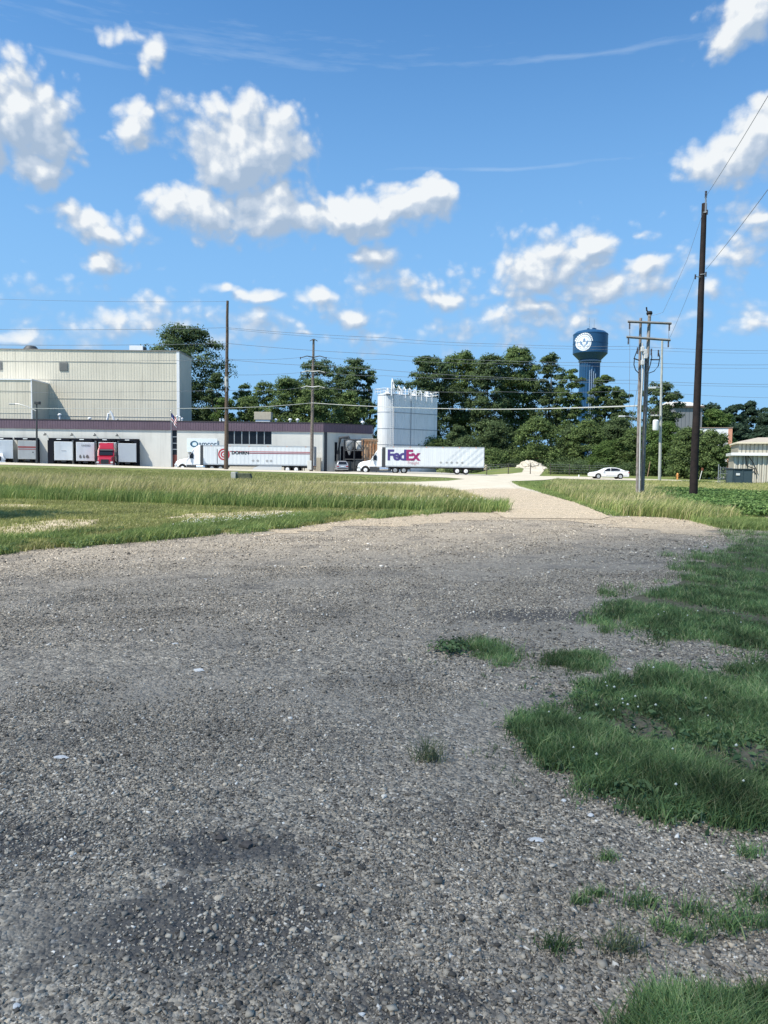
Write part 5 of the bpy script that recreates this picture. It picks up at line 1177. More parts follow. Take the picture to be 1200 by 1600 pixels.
def woods():
    T = tree
    T('big dark green tree behind the right end of the tall hall', 236, 345, 511, 152, .18, 'vase', LEAF_D, 130, 110, .34, group=G1)
    T('dark side crown low beside the big tree, just left of the brown pole', 318, 358, 583, 146, .3, 'round', LEAF_D, 40, 80, .3, group=G1)
    T('small light green tree above the low roof around the brown pole', 328, 378, 624, 141, .3, 'bush', LEAF_L, 40, 80, .28, group=G1)
    T('dark green tree at the left end of the middle group', 362, 404, 599, 160, .08, 'vase', LEAF_M, 60, 80, .32, group=G1)
    T('dark upright tree second in the middle group', 384, 440, 597, 168, .08, 'round', LEAF_M, 75, 80, .32, group=G1)
    T('light green maple in the middle group, left of the grey pole', 410, 492, 592, 145, .06, 'bush', LEAF_M, 110, 100, .30, group=G1)
    T('bright green maple right behind the grey pole', 456, 536, 592, 142, .05, 'bush', LEAF_M, 100, 100, .30, group=G1)
    T('tall ragged tree rising above the maples by the grey pole', 462, 532, 562, 172, .25, 'vase', LEAF_D, 95, 80, .34, group=G1)
    T('tall feathery tree with wind blown top at the right of the middle group', 522, 582, 561, 165, .33, 'vase', LEAF_D, 95, 80, .33, bark=BARK, group=G1)
    T('low round tree left of the tan rooftop unit', 360, 420, 618, 142, .05, 'bush', LEAF_M, 60, 80, .28, group=G1)
    T('slim tree with bare double trunk left of the silos', 562, 587, 585, 166, .55, 'round', LEAF_D, 26, 70, .30, trunks=2, group=G1)
    T('dark bushy tree under the feathery one, above the low roof', 514, 580, 612, 146, .05, 'bush', LEAF_M, 75, 80, .3, group=G1)
    T('small bright shrub tree just left of the silo base', 566, 600, 640, 150, .1, 'bush', LEAF_M, 35, 70, .28, group=G1)
    # grove
    T('dark tree mostly hidden behind the silo tops', 598, 652, 596, 178, .2, 'round', LEAF_D, 50, 80, .34, group=G2)
    T('leftmost tall tree of the grove beside the silos', 634, 706, 556, 162, .18, 'vase', LEAF_D, 120, 100, .34, trunks=2, group=G2)
    T('second tall tree of the grove with a broad flat top', 682, 758, 551, 168, .2, 'vase', LEAF_M, 120, 100, .34, trunks=2, group=G2)
    T('third tall tree of the grove, a dense dark crown', 734, 800, 553, 160, .16, 'round', LEAF_D, 120, 100, .34, group=G2)
    T('highest tree of the grove in its middle', 776, 846, 543, 166, .18, 'vase', LEAF_M, 130, 100, .34, trunks=2, group=G2)
    T('tall tree with a gap of sky on its left, left of the water tower', 838, 888, 553, 164, .22, 'vase', LEAF_D, 90, 90, .33, bark=BARKP, group=G2)
    T('narrow tree standing in front of the tower pedestal', 872, 914, 574, 156, .2, 'round', LEAF_M, 70, 90, .32, group=G2)
    T('tree right of the water tower pedestal with a rounded top', 924, 968, 584, 160, .15, 'round', LEAF_M, 90, 90, .32, group=G2)
    T('lower tree at the right end of the grove, left of the twin poles', 946, 992, 606, 158, .12, 'round', LEAF_D, 70, 90, .32, group=G2)
    T('spiky tree behind the slim grey pole', 1008, 1064, 592, 128, .2, 'vase', LEAF_D, 80, 80, .28, group=G2)
    # understorey
    k = 0
    for (a, b, t_, d, m, lab) in ((636, 712, 682, 146, LEAF_M, 'olive shrub above the front half of the freight trailer'), (700, 762, 684, 144, LEAF_D, 'dark shrub above the rear of the freight trailer'),
        (690, 740, 664, 156, LEAF_D, 'shaded thicket under the left trees of the grove'), (745, 806, 660, 152, LEAF_D, 'shaded thicket under the middle of the grove'), (742, 796, 704, 139, LEAF_M, 'low leafy shrub behind the end of the freight trailer'),
        (800, 878, 654, 138, LEAF_M, 'broad round shrub tree behind the gravel heap'), (866, 912, 662, 146, LEAF_D, 'dark shrub between the two broad round ones'), (884, 952, 657, 136, LEAF_M, 'round shrub tree behind the left of the sedan'),
        (936, 1002, 652, 140, LEAF_D, 'dark tall shrub behind the sedan roof'), (926, 984, 690, 128, LEAF_L, 'bright low shrub right above the sedan'), (966, 1030, 668, 126, LEAF_M, 'shrub behind the twin poles'),
        (1004, 1072, 660, 118, LEAF_L, 'yellow green shrub behind the slim grey pole'), (1044, 1116, 670, 106, LEAF_M, 'dense shrub left of the dark tarred pole'), (1084, 1148, 674, 102, LEAF_M, 'ragged shrub right of the dark tarred pole, beside the gate'),
        (1056, 1128, 700, 106, LEAF_D, 'low dark shrub at the foot of the dark pole')):
        T(lab, a, b, t_, d, .02, 'bush', m, 70, 105, .22 if d < 130 else .27, name='shrub_tree', group=G3)
    T('rounded bright tree behind the white wall, right of the dark pole', 1090, 1146, 641, 180, .2, 'round', LEAF_L, 60, 90, .4, group='trees on the right skyline', base=0)
    T('dark round crown behind the bright tree, right of the dark pole', 1082, 1140, 634, 240, .2, 'round', LEAF_B, 50, 80, .6, group='trees on the right skyline', base=0)
    for i, (a, b, t_, d) in enumerate(((1128, 1168, 634, 380), (1148, 1192, 628, 400), (1180, 1226, 636, 390), (1216, 1270, 630, 400), (1130, 1174, 664, 300), (1168, 1216, 668, 290))):
        T(['far tree at the left end of the wooded skyline hill', 'highest far tree of the wooded skyline hill', 'far tree at the right frame edge', 'far tree beyond the right frame edge', 'nearer low tree under the wooded skyline, left', 'nearer low tree under the wooded skyline, right'][i], a, b, t_, d, .02, 'round', LEAF_B, 70, 90, .95, group='trees on the right skyline', base=0)
    # hidden ones left of frame and the tree whose shade lies on the grass
    x, y = -13.9, 18.4
    t = thing('deciduous_tree', 'small leafy tree just left of the view, shading the mown grass', 'tree', (x, y, 0))
    q, f, c = crown_mesh(77, 0, 0, 3.2, 6.2, 2.3, 1.7, 46, 90, .13, 'round'); raw('crown', q, [f], LEAF_M, t)
    b = MB(); b.path([(0, 0, -.1), (.1, 0, 2.2), (0, 0, 5)], [.14, .11, .04], 8)
    for i in range(0, 30, 3): b.path([(0, 0, 2.6), tuple(c[i]*.5+np.array([0, 0, 1.2])), tuple(c[i])], [.05, .03, .01], 5)
    b.build('trunk', BARK, t)
    # vine covered low hedge behind the wire fence, and rough weeds: too many stems to count
    def masses(name, label, pts, h, w, n, ls, m):
        r = np.random.default_rng(len(label)); P_ = np.array(pts, float); seg_ = np.cumsum([0]+[math.dist(P_[i], P_[i+1]) for i in range(len(P_)-1)])
        s = r.random(n)*seg_[-1]; x = np.interp(s, seg_, P_[:, 0])+r.normal(0, w*.35, n); y = np.interp(s, seg_, P_[:, 1])+r.normal(0, w*.35, n)
        hh = h*(.65+.35*np.sin(s*1.7)+.18*np.sin(s*4.1+1)); z = gz(x, y)+np.abs(hh)*r.random(n)**.7
        pos = np.stack([x, y, z], 1); nr = r.normal(size=(n, 3)); nr[:, 2] += .5; nr[:, 1] -= .4; nr /= np.linalg.norm(nr, axis=1)[:, None]
        a = np.cross(nr, r.normal(size=(n, 3))); a /= np.linalg.norm(a, axis=1)[:, None]; b = np.cross(nr, a); q_ = (ls*r.uniform(.6, 1.3, n))[:, None]
        v = np.stack([pos-a*q_, pos-b*q_*.5, pos+a*q_, pos+b*q_*.5], 1).reshape(-1, 3)
        tag(raw(name, v, [np.arange(n*4).reshape(-1, 4)], m), label, None, kind='stuff')
    masses('hedge', 'vine covered low hedge along the fence behind the sedan', [(26.8, 119.5), (31, 119), (36, 118.5), (46, 117.5)], 1.9, 1.6, 16000, .12, LEAF_D)
    masses('undergrowth', 'shaded weedy undergrowth along the foot of the trees', [(12, 134), (18, 138), (24, 139), (32, 134), (42, 128), (56, 122)], 1.7, 3.0, 24000, .16, LEAF_D)
    masses('weeds', 'weeds at the foot of the sheds and the bin', [(30, 73), (34, 70), (41, 69), (48, 69)], .32, 1.4, 14000, .05, LEAF_L)
    masses('far_wood', 'far wooded skyline reading as one mass', [(-220, 420), (-80, 460), (60, 470), (140, 430), (200, 400), (340, 380)], 13, 22, 60000, 1.5, LEAF_B)
woods()
# ------------------------------------------------------------------ grass
def in_poly(px, py, poly):
    c = np.zeros(len(px), bool); j = len(poly)-1
    for i in range(len(poly)):
        xi, yi = poly[i]; xj, yj = poly[j]
        if yi != yj: c ^= ((yi > py) != (yj > py)) & (px < (xj-xi)*(py-yi)/(yj-yi)+xi)
        j = i
    return c
def sample(poly, n, seed, wpow=0.0, fuzz=0, rag=0):
    """points inside a ground region; wpow=0 even on screen, higher favours farther ground"""
    r = np.random.default_rng(seed); P_ = np.array(poly); out = []; tot = 0
    dmax = None
    while tot < n:
        px = r.uniform(P_[:, 0].min()-2.5*fuzz, P_[:, 0].max()+2.5*fuzz, n*3); py = r.uniform(P_[:, 1].min()-fuzz, P_[:, 1].max()+fuzz, n*3)
        if rag: qx_, qy_ = px+rag*cl_noise(px, py*2.2, .045, 61), py+rag*.55*cl_noise(px+900, py*2.2, .05, 62)
        else: qx_, qy_ = px, py
        k = in_poly(qx_+r.normal(0, fuzz, n*3) if fuzz else qx_, qy_+r.normal(0, fuzz*.35, n*3) if fuzz else qy_, poly); px, py = px[k], py[k]
        x, y = Gn(px, py)
        if wpow:
            dmax = dmax or np.percentile(y, 98); k = r.random(len(y)) < (y/dmax)**wpow; x, y = x[k], y[k]
        out.append(np.stack([x, y], 1)); tot += len(x)
        if len(out) > 60: break
    return np.concatenate(out)[:n]
def cl_noise(x, y, s, seed=0):
    r = np.random.default_rng(seed); v = np.zeros_like(x)
    for k in range(7):
        a = r.random()*6.28; f = s*(1+k*.6); v += np.sin((x*math.cos(a)+y*math.sin(a))*f+r.random()*6.28)/(1+.35*k)
    return v/3
def blades(name, xy, h, w, m, label, seed=0, lean=.5, hvar=.4, zoff=0.0, clump=1, cr=.03, wind=(0.25, -.1), kind='stuff'):
    r = np.random.default_rng(seed)
    if clump > 1:
        xy = np.repeat(xy, clump, 0); 
        if np.ndim(h): h = np.repeat(h, clump)
        xy = xy+r.normal(0, cr, xy.shape)
    n = len(xy); hh = h*r.uniform(1-hvar, 1+hvar, n); a = r.random(n)*2*np.pi; ln = hh*r.uniform(.1, lean, n)
    la = r.random(n)*2*np.pi; lx = np.cos(la)*ln+wind[0]*hh; ly = np.sin(la)*ln+wind[1]*hh
    ww = w*r.uniform(.6, 1.3, n)/2; cx, cy = np.cos(a)*ww, np.sin(a)*ww
    x, y = xy[:, 0], xy[:, 1]; z = gz(x, y)+zoff
    v = np.stack([np.stack([x-cx, y-cy, z], 1), np.stack([x+cx, y+cy, z], 1), np.stack([x-cx*.8+lx*.35, y-cy*.8+ly*.35, z+hh*.6], 1), np.stack([x+cx*.8+lx*.35, y+cy*.8+ly*.35, z+hh*.6], 1), np.stack([x+lx, y+ly, z+hh], 1)], 1).reshape(-1, 3)
    b = np.arange(n)*5
    o = raw(name, v, [np.stack([b, b+1, b+3, b+2], 1), np.stack([b+2, b+3, b+4], 1)], m)
    if label: tag(o, label, None, kind=kind)
    return o
def leaves(name, xy, h, s, m, label, seed=0, per=6, spread=.06, parent=None):
    r = np.random.default_rng(seed); n0 = len(xy); xy = np.repeat(xy, per, 0); n = len(xy); hh = np.repeat(np.broadcast_to(h, n0), per)
    o2 = r.normal(0, spread, (n, 2)); pos = np.stack([xy[:, 0]+o2[:, 0], xy[:, 1]+o2[:, 1], gz(xy[:, 0], xy[:, 1])+hh*r.uniform(.25, 1, n)], 1)
    nr = np.stack([o2[:, 0]/spread*.5, o2[:, 1]/spread*.5, np.ones(n)], 1)+r.normal(size=(n, 3))*.35; nr /= np.linalg.norm(nr, axis=1)[:, None]
    a = np.cross(nr, r.normal(size=(n, 3))); a /= np.linalg.norm(a, axis=1)[:, None]; b = np.cross(nr, a); q = (s*r.uniform(.6, 1.3, n))[:, None]
    v = np.stack([pos-a*q, pos-b*q*.45+nr*q*.15, pos+a*q-nr*q*.2, pos+b*q*.45+nr*q*.15], 1).reshape(-1, 3)
    o = raw(name, v, [np.arange(n*4).reshape(-1, 4)], m); return tag(o, label, None, kind='stuff')
def gm(name, els, tr=.3, v=.2, vs=.6): return mat(name, els[1][1], .65, .2, island=els, var=v, vscale=vs, transl=tr)
GR_N = gm('grass_near', [(0, (.085, .14, .055)), (.45, (.15, .24, .09)), (.82, (.24, .34, .13)), (1, (.46, .44, .24))], .35, .5, 2.6)
GR_M = gm('grass_mown', [(0, (.20, .225, .07)), (.5, (.31, .32, .11)), (.85, (.42, .41, .18)), (1, (.56, .50, .28))])
GR_T = gm('grass_tall', [(0, (.19, .23, .07)), (.45, (.35, .37, .12)), (.75, (.50, .46, .20)), (1, (.66, .56, .32))])
GR_H = gm('grass_seed_heads', [(0, (.36, .34, .16)), (.5, (.48, .42, .21)), (1, (.60, .53, .30))], .2)
GR_G = gm('grass_lush', [(0, (.12, .18, .055)), (.5, (.21, .29, .09)), (.85, (.32, .38, .13)), (1, (.44, .45, .20))])
GR_G2 = gm('grass_rough', [(0, (.14, .20, .06)), (.45, (.26, .32, .10)), (.8, (.38, .40, .15)), (1, (.60, .52, .28))])
CROP = gm('crop_leaf', [(0, (.07, .13, .04)), (.5, (.12, .21, .065)), (.9, (.19, .29, .09)), (1, (.26, .34, .13))])
WEED = gm('weed_leaf', [(0, (.06, .11, .05)), (.5, (.11, .18, .075)), (1, (.19, .27, .12))])
BARE = [[(-200, 850), (-60, 832), (20, 820), (90, 812), (165, 811), (150, 824), (100, 834), (20, 843), (-40, 856), (-180, 870)], [(240, 812), (300, 803), (430, 797.5), (474, 799.5), (420, 807), (330, 812)], [(-40, 791), (20, 787.5), (88, 790.5), (40, 795)]]
def all_grass():
    # tall meadow band, left
    TA = [(-200, 772), (0, 769), (150, 779), (400, 789), (560, 794), (680, 798), (792, 799), (772, 789), (700, 773), (640, 765), (560, 762), (420, 760), (200, 756), (0, 751), (-200, 750)]
    p = sample(TA, 30000, 1, 1.6, 2); k = np.clip(1-.006*(p[:, 0]+14)*0, .2, 1); nz = cl_noise(p[:, 0], p[:, 1], .35, 2)
    edge = np.interp(proj(p[:, 0], p[:, 1], 0)[0], [0, 150, 400, 700, 745, 790], [1.0, .95, .75, .60, .48, .15])
    blades('meadow_grass', p, (.52+.17*nz+.08*cl_noise(p[:, 0], p[:, 1], 1.3, 12))*edge, .026, GR_T, 'tall uncut meadow grass in a band across the field', 3, .45, .3, clump=6, cr=.12, wind=(.22, -.05))
    q = p[np.random.default_rng(5).random(len(p)) < .26+.22*cl_noise(p[:, 0], p[:, 1], .25, 9)]
    e2 = np.interp(proj(q[:, 0], q[:, 1], 0)[0], [0, 150, 400, 700, 750, 785], [1.0, .95, .78, .64, .45, .2])
    blades('seed_heads', q, .70*e2, .030, GR_H, 'golden seed heads above the meadow grass', 4, .3, .22, clump=2, cr=.15, wind=(.28, -.05))
    p = sample([(-200, 785), (0, 781), (150, 785), (400, 795), (560, 798), (680, 801), (792, 801), (792, 796), (560, 790), (400, 783), (150, 772), (0, 762), (-200, 762)], 9000, 6, 1.2, 1)
    blades('grass_fringe', p, .38, .02, GR_G, 'lush green fringe at the foot of the meadow grass', 7, .5, .4, clump=5, cr=.08)
    # mown field
    MN = [(-250, 900), (0, 864), (130, 852), (300, 837), (460, 824), (560, 811), (680, 802), (560, 795), (400, 788), (150, 778), (0, 768), (-250, 772)]
    p = sample(MN, 42000, 8, 1.5); keep = np.ones(len(p), bool)
    qx, qy = proj(p[:, 0], p[:, 1], 0)
    for pts in (*BARE,):
        keep &= ~(in_poly(qx, qy, pts) & (np.random.default_rng(1).random(len(p)) < .86))
    p = p[keep]
    blades('mown_grass', p, .075+.02*cl_noise(p[:, 0], p[:, 1], .6, 3), .016, GR_M, 'short mown yellow green grass of the left field', 9, .9, .4, clump=6, cr=.09)
    p = sample([(-250, 910), (0, 866), (130, 854), (300, 839), (460, 826), (560, 813), (690, 802), (690, 799), (560, 804), (430, 812), (300, 822), (130, 836), (0, 846), (-250, 880)], 12000, 10, .8, 3)
    qx, qy = proj(p[:, 0], p[:, 1], 0); nz = cl_noise(p[:, 0], p[:, 1], 2.2, 4); sel = (nz > -.1) & ~((in_poly(qx, qy, BARE[0]) | in_poly(qx, qy, BARE[1])) & (np.random.default_rng(2).random(len(p)) < .85)); p = p[sel]; nz = nz[sel]
    blades('verge_grass', p, .13+.06*nz, .012, GR_G, 'longer weedy grass along the edge of the gravel lot', 11, .8, .5, clump=7, cr=.05)
    leaves('verge_weeds', p[::4], .12, .03, WEED, 'broad leaved weeds along the left edge of the gravel lot', 12, 7, .07)
    fl = sample([(270, 830), (470, 815), (470, 806), (300, 818)], 260, 13)
    flowers('clover_flowers', fl, .14, .016, 'white clover flowers in the left verge', 14)
    fl = sample([(420, 790), (792, 799), (740, 790), (500, 783)], 120, 15); flowers('clover_flowers', fl, .3, .03, 'white flower heads near the tip of the meadow band', 16)
    # right of the approach road
    TB = [(975, 806), (930, 793), (880, 774), (850, 762), (868, 752.5), (955, 757), (1028, 765), (1056, 782), (1072, 800), (1150, 812), (1120, 818), (1040, 808)]
    p = sample(TB, 15000, 20, 1.5, 2); nz = cl_noise(p[:, 0], p[:, 1], .5, 8)
    blades('rough_grass', p, .30+.12*nz, .018, GR_G2, 'rough tawny grass between the approach and the poles', 21, .5, .4, clump=6, cr=.1)
    q = p[::5]; blades('seed_heads', q, .42, .022, GR_H, 'tawny seed heads in the rough grass by the poles', 22, .4, .3, clump=2, cr=.12, wind=(.3, -.05))
    p = sample([(800, 753), (868, 752), (852, 762), (880, 774), (932, 794), (970, 806), (958, 806), (900, 785), (850, 771), (812, 760)], 9000, 23, 1.2, 1)
    blades('mown_grass', p, .10, .016, GR_G, 'short green grass wedge right of the approach', 24, .7, .4, clump=5, cr=.08)
    # crop
    rr = np.random.default_rng(30); xs = []
    a = sample([(1024, 770), (1080, 771), (1200, 778), (1420, 790), (1420, 832), (1200, 812), (1090, 802), (1056, 790)], 9000, 31, 1.2)
    row = np.round(a[:, 1]/.76)*.76; a[:, 1] = row+rr.normal(0, .06, len(a))
    leaves('crop_rows', a, .40, .065, CROP, 'bright green leafy crop in rows on the right', 32, 9, .11)
    p = sample([(1060, 806), (1120, 812), (1200, 818), (1500, 826), (1500, 832), (1200, 829), (1130, 826), (1090, 816)], 9000, 33, .8, 2)
    blades('verge_grass', p, .15, .012, GR_G, 'sunlit green grass strip beyond the shaded lawn', 34, .8, .4, clump=6, cr=.06)
    p = sample([(1000, 752), (1200, 757), (1200, 776), (1090, 767), (1030, 761)], 6000, 35, 1.0, 1)
    blades('rough_grass', p, .22, .02, GR_T, 'olive grass strip along the sidewalk in front of the sheds', 36, .6, .4, clump=5, cr=.15)
    # far mown verge in front of the street
    p = sample([(-150, 731), (0, 731), (355, 738), (560, 745), (700, 749), (560, 752), (400, 752), (420, 760), (200, 756), (0, 750), (-150, 750)], 26000, 37, 1.3)
    blades('mown_grass', p, .12+.04*cl_noise(p[:, 0], p[:, 1], .25, 5), .045, GR_M, 'mown grass slope rising to the street', 38, .8, .4, clump=4, cr=.2)
    # near patches
    for key, n, hh, lab in (('big', 17000, .062, 'shaded lush grass and clover patch, the largest on the right'), ('upper', 20000, .058, 'shaded grass patch at the upper right edge of the gravel'), ('small_a', 800, .040, 'thin grass island on the gravel, left of a smaller one'), ('small_b', 520, .036, 'small grass island on the gravel near the lawn'), ('corner', 5200, .065, 'coarse grass tuft at the bottom right corner')):
        p = sample(PATCH[key], n, 40+len(lab), .7, 10 if 'small' in key else 12, 14 if 'small' in key else 34); nz = cl_noise(p[:, 0], p[:, 1], 3.3, 11)
        sel = nz+.5*cl_noise(p[:, 0], p[:, 1], 9, 5)+np.random.default_rng(4).normal(0, .15, len(p)) > (0 if key == 'small_a' else -.3); p = p[sel]; nz = nz[sel]
        blades('lawn_patch', p, hh*(1+.6*nz), .0052 if key != 'upper' else .007, GR_N, lab, 41, 1.1, .45, clump=6, cr=.022 if key != 'upper' else .04, wind=(.05, 0))
        if key != 'corner':
            p2 = sample(PATCH[key], int(n*.045), 88, .5, 46 if key in ('big', 'upper') else 26, 30)
            blades('stray_grass', p2, hh*.6, .0046, GR_N, 'stray grass stems thinning out round the '+{'big': 'largest lawn patch', 'upper': 'upper lawn patch', 'small_a': 'thin grass island', 'small_b': 'small grass island'}[key], 91, 1.3, .5, clump=7, cr=.03, wind=(0, 0))
        if key in ('big', 'upper'):
            leaves('clover_leaves', p[::5], hh*.62, .012, WEED, {'big': 'clover and dandelion leaves in the largest lawn patch', 'upper': 'clover leaves in the upper lawn patch', 'corner': 'weed leaves in the corner tuft'}[key], 42, 7, .05)
            b = sample(PATCH[key], 420, 77, 0, 20); leaves('broad_weeds', b, .065, .022, WEED, {'big': 'broad dandelion leaves in the largest lawn patch', 'upper': 'broad dandelion leaves in the upper lawn patch', 'corner': 'broad leaves in the corner tuft'}[key], 43, 6, .05)
    flowers('clover_flowers', np.concatenate([sample([(925, 1090), (1010, 1100), (1000, 1140), (930, 1150)], 9, 50), sample(PATCH['big'], 26, 51), sample(PATCH['upper'], 34, 52)]), .115, .0085, 'white clover flowers dotted over the shaded lawn patches', 53)
    # single tufts on the gravel
    tf = [(670, 1188, .11, 'thin feathery tuft alone in the middle of the gravel'), (703, 1018, .10, 'dark leafy weed at the left of the thin grass island'), (785, 1040, .07, 'green tuft right of the leafy weed'), (1000, 1416, .05, 'small green tuft in the right foreground gravel, upper left'), (908, 1412, .03, 'tiny tuft in the right foreground gravel, far left'),
          (1082, 1428, .05, 'small tuft in the right foreground gravel, upper middle'), (1040, 1452, .04, 'low tuft below the small green one in the right foreground'), (1078, 1468, .045, 'wider low tuft in the right foreground'), (1130, 1452, .06, 'spreading tuft near the right edge'), (1170, 1446, .07, 'spreading tuft at the right frame edge'), (1186, 1410, .06, 'upright weed at the right frame edge'), (975, 1485, .06, 'straw coloured tuft in the right foreground'), (870, 1482, .045, 'sparse tuft left of some larger pale stones'), (950, 1343, .03, 'flat dark tuft on the gravel'), (1170, 1338, .05, 'small weed at the right frame edge under the lawn'), (945, 928, .06, 'grass tuft on the gravel left of the upper lawn'), (990, 1170+90, .05, 'straggling tuft under the largest lawn patch'), (1035, 1270, .09, 'leaning tuft at the foot of the largest lawn patch'), (930, 1400, .03, 'tiny weed between the foreground tufts')]
    for i, (px, py, h, lab) in enumerate(tf):
        g = G(px, py); r = np.random.default_rng(60+i); n = int(60+900*h) if i else 110; sp = h*.75 if i else .045
        o2 = r.normal(0, 1, (n, 2))*np.array([sp, sp*.55]); ring_ = np.stack([np.full(n, g.x), np.full(n, g.y)], 1)+o2
        if i == 1: o = leaves('weed', np.array([g.x, g.y])+(ring_[:60]-np.array([g.x, g.y]))*.7, .09, .022, WEED, None, 61, 5, .07)
        else: o = blades('grass_tuft', ring_, h, .0042, GR_N if i not in (0, 11) else gm('grass_straw', [(0, (.12, .16, .08)), (.5, (.19, .22, .11)), (1, (.32, .30, .17))]), None, 62+i, 1.4, .5, wind=(0, 0))
        if 'kind' in o: del o['kind']
        tag(o, lab, 'grass tuft' if i != 1 else 'weed', 'tufts growing through the gravel')
def flowers(name, xy, h, s, label, seed):
    r = np.random.default_rng(seed); oc = np.array([(1, 0, 0), (-1, 0, 0), (0, 1, 0), (0, -1, 0), (0, 0, 1), (0, 0, -1)], float); f = np.array([(0, 2, 4), (2, 1, 4), (1, 3, 4), (3, 0, 4), (2, 0, 5), (1, 2, 5), (3, 1, 5), (0, 3, 5)])
    n = len(xy); p = np.stack([xy[:, 0], xy[:, 1], gz(xy[:, 0], xy[:, 1])+h*r.uniform(.8, 1.2, n)], 1)
    v = (p[:, None]+oc[None]*(s*r.uniform(.7, 1.2, n))[:, None, None]).reshape(-1, 3); ff = (f[None]+np.arange(n)[:, None, None]*6).reshape(-1, 3)
    tag(raw(name, v, [ff], mat('clover_white', (.62, .62, .52), .8), smooth=True), label, None, kind='stuff')
all_grass()
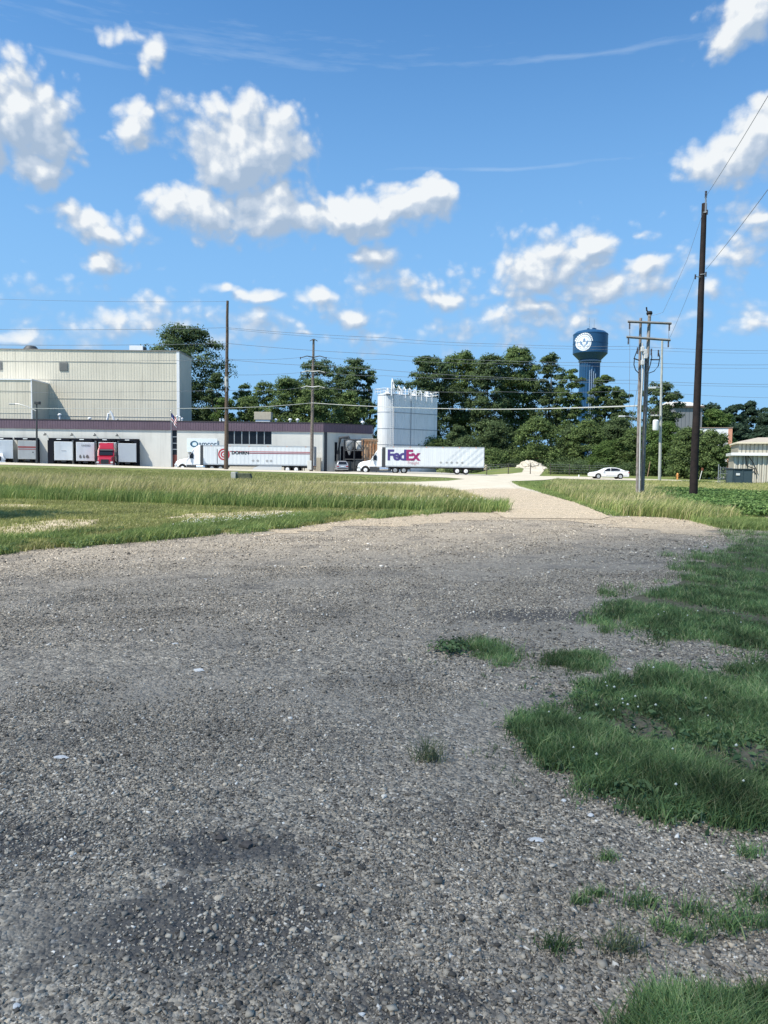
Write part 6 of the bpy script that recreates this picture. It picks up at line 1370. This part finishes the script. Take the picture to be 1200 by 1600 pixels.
# ------------------------------------------------------------------ loose stones
def stones():
    r = np.random.default_rng(90)
    cube = np.array([(-1, -1, -1), (1, -1, -1), (1, 1, -1), (-1, 1, -1), (-1, -1, 1), (1, -1, 1), (1, 1, 1), (-1, 1, 1)], float)*.8
    cf = np.array([(0, 3, 2, 1), (4, 5, 6, 7), (0, 1, 5, 4), (1, 2, 6, 5), (2, 3, 7, 6), (3, 0, 4, 7)])
    def scatter(n, y0, y1, s0, s1, xr, name, label, m, dens=None):
        y = y0+(y1-y0)*r.random(n*2)**.8; x = (r.random(n*2)-.5)*2*(xr*y+.8); nz = cl_noise(x, y, 1.1, 21)+.6*cl_noise(x, y, 3.7, 22)
        u_ = (x*math.cos(R(44))-y*math.sin(R(44)))*-1; tk = cl_noise(u_*1.0, (x+y)*.12, 2.4, 31); k = r.random(n*2) < np.clip(.50+.55*nz+.5*tk, .03, 1); x, y = x[k][:n], y[k][:n]; n = len(x)
        qx, qy = proj(x, y, 0); k = ~in_poly(qx, qy, PATCH['big']) & ~in_poly(qx, qy, PATCH['upper']) & ~in_poly(qx, qy, PATCH['corner']); x, y = x[k], y[k]; n = len(x)
        s = np.exp(r.normal(math.log(s0), .42, n)).clip(s0*.4, s1)
        sc = s[:, None]*r.uniform(.5, 1.25, (n, 3))*np.array([1.1, .9, .55]); v = cube[None]*r.uniform(.55, 1.1, (n, 8, 1))*sc[:, None]
        v = v+r.normal(0, .16, (n, 8, 3))*s[:, None, None]
        a = r.random(n)*6.283; t = r.normal(0, .35, n); ca, sa = np.cos(a)[:, None], np.sin(a)[:, None]; ct, st = np.cos(t)[:, None], np.sin(t)[:, None]
        X, Y, Z_ = v[..., 0], v[..., 1], v[..., 2]; Y, Z_ = Y*ct-Z_*st, Y*st+Z_*ct; X, Y = X*ca-Y*sa, X*sa+Y*ca
        v = np.stack([X+x[:, None], Y+y[:, None], Z_+(s*.12)[:, None]], -1).reshape(-1, 3)
        tag(raw(name, v, [(cf[None]+np.arange(n)[:, None, None]*8).reshape(-1, 4)], m), label, None, kind='stuff')
    ST = mat('stones', (.2, .2, .2), .85, .25, island=[(p, c) for p, c in STONES], var=.25, vscale=1.1)
    scatter(110000, 1.75, 5.2, .0050, .018, .56, 'loose_gravel', 'loose crushed stones of the near gravel', ST)
    scatter(90000, 4.8, 11.0, .0068, .020, .55, 'loose_gravel', 'loose crushed stones in the middle of the lot', ST)
    scatter(60000, 10.5, 25, .0105, .030, .52, 'loose_gravel', 'loose coarser stones toward the far edge of the lot', ST)
    PALE = mat('pale_stone', (.66, .64, .60), .8, .2, var=.1, vscale=40); BR = mat('brown_stone', (.10, .085, .075), .85, .2, var=.2, vscale=30); TN = mat('tan_stone', (.46, .38, .30), .85, .2, var=.2, vscale=30)
    big = [(96, 1184, .034, PALE, 'flat white flake of stone at the left'), (836, 1313, .030, PALE, 'flat white flake of stone right of centre'), (312, 1048, .045, PALE, 'long flat white chip in the upper left gravel'), (274, 1006, .03, PALE, 'small white chip in the far left gravel'),
           (26, 1573, .016, PALE, 'white pebble in the bottom left corner'), (565, 1586, .013, PALE, 'white pebble at the bottom centre'), (408, 1476, .012, PALE, 'white pebble in the lower centre left'), (345, 1312, .035, BR, 'brown lump of earth in the left foreground, left of another'), (384, 1322, .035, BR, 'brown lump of earth in the left foreground, right of another'),
           (905, 1490, .024, TN, 'larger tan stone among foreground tufts, lower'), (912, 1465, .022, TN, 'larger tan stone among foreground tufts, upper'), (1170, 1528, .022, TN, 'reddish tan stone near the bottom right corner'), (1035, 1545, .016, TN, 'tan stone left of the corner grass'), (983, 1046, .022, PALE, 'white stone between the grass islands and the lawn'), (880, 1252, .02, PALE, 'pale stone just under the largest lawn patch, left'), (922, 1275, .022, PALE, 'pale stone just under the largest lawn patch, right'), (1102, 855, .06, PALE, 'pale bluish rock at the edge of the upper lawn'), (320, 905, .03, PALE, 'white chip near the far left edge of the gravel')]
    for i, (px, py, s, m, lab) in enumerate(big):
        g = G(px, py); s *= .62; rr = np.random.default_rng(i+200); b = bmesh.new(); bmesh.ops.create_icosphere(b, subdivisions=2, radius=s)
        fl = .35 if 'fla' in lab or 'chip' in lab else .6; sx = 1.7 if 'long' in lab or 'flake' in lab else 1.1; ph = rr.random(3)*6
        for v in b.verts:
            c = v.co/s; k = 1+.16*math.sin(c.x*3+ph[0])+.14*math.sin(c.y*4+ph[1])+rr.normal()*.10; v.co = Vector((v.co.x*sx*k, v.co.y*k, max(v.co.z, -s*.5)*fl*k))
        me = bpy.data.meshes.new('stone'); b.to_mesh(me); b.free(); me.materials.append(m)
        o = bpy.data.objects.new('stone', me); COL.objects.link(o); o.location = (g.x, g.y, s*fl*.45); o.rotation_euler = (0, 0, rr.random()*.6-.3)
        tag(o, lab, 'stone', 'larger loose stones on the gravel')
stones()
# ------------------------------------------------------------------ unseen shell added before the sun to shade the foreground
def add_shade_cloud():
    m, nt = nodes_mat('shade_cloud_shell'); N = nt.nodes.new
    d = N('ShaderNodeBsdfDiffuse'); d.inputs[0].default_value = (.9, .9, .9, 1); tr = N('ShaderNodeBsdfTransparent'); mx = N('ShaderNodeMixShader'); mx.inputs[0].default_value = CLOUD_A
    nt.links.new(tr.outputs[0], mx.inputs[1]); nt.links.new(d.outputs[0], mx.inputs[2]); nt.links.new(mx.outputs[0], nt.nodes['Material Output'].inputs[0])
    Hc = 460.0; k = Hc/SUN.z
    # shadow footprint on the ground
    foot = [(-34, -3), (-12, 5.5), (-5.5, 9.8), (-1.5, 12.0), (2.2, 14.2), (6.5, 17.3), (11, 19.2), (18, 20), (40, 19), (60, 0), (45, -40), (-20, -45), (-50, -25)]
    n = len(foot); cx = sum(p[0] for p in foot)/n; cy = sum(p[1] for p in foot)/n
    b = MB(); vs = []
    for q, hz in ((1.0, 0), (.985, 3), (.9, 7), (.6, 12), (.25, 14), (0.02, 14.5)):
        for x, y in foot: vs.append((SUN.x*k+cx+(x-cx)*q+SUN.x/SUN.z*hz, SUN.y*k+cy+(y-cy)*q+SUN.y/SUN.z*hz, Hc+hz))
    b.add(vs, [(i*n+j, i*n+(j+1) % n, (i+1)*n+(j+1) % n, (i+1)*n+j) for i in range(5) for j in range(n)]+[tuple(range(n-1, -1, -1))])
    foot2 = [(-34, -8), (-12, 0), (-5.5, 3.2), (-1.5, 5.6), (2.2, 9.5), (5.2, 15.8), (11, 18.6), (18, 19.5), (40, 18.5), (60, 0), (45, -40), (-20, -45), (-50, -30)]
    vs = []
    for q, hz in ((1.0, -6), (.97, -10), (.8, -15), (.02, -17)):
        for x, y in foot2: vs.append((SUN.x*k+cx+(x-cx)*q+SUN.x/SUN.z*hz, SUN.y*k+cy+(y-cy)*q+SUN.y/SUN.z*hz, Hc+hz))
    b.add(vs, [(i*n+j, i*n+(j+1) % n, (i+1)*n+(j+1) % n, (i+1)*n+j) for i in range(3) for j in range(n)])
    o = b.build('shade_cloud', m); tag(o, 'unseen cloudlike shell added to shade the foreground gravel and lawn', None, kind='structure')
CLOUD_A = .30
add_shade_cloud()
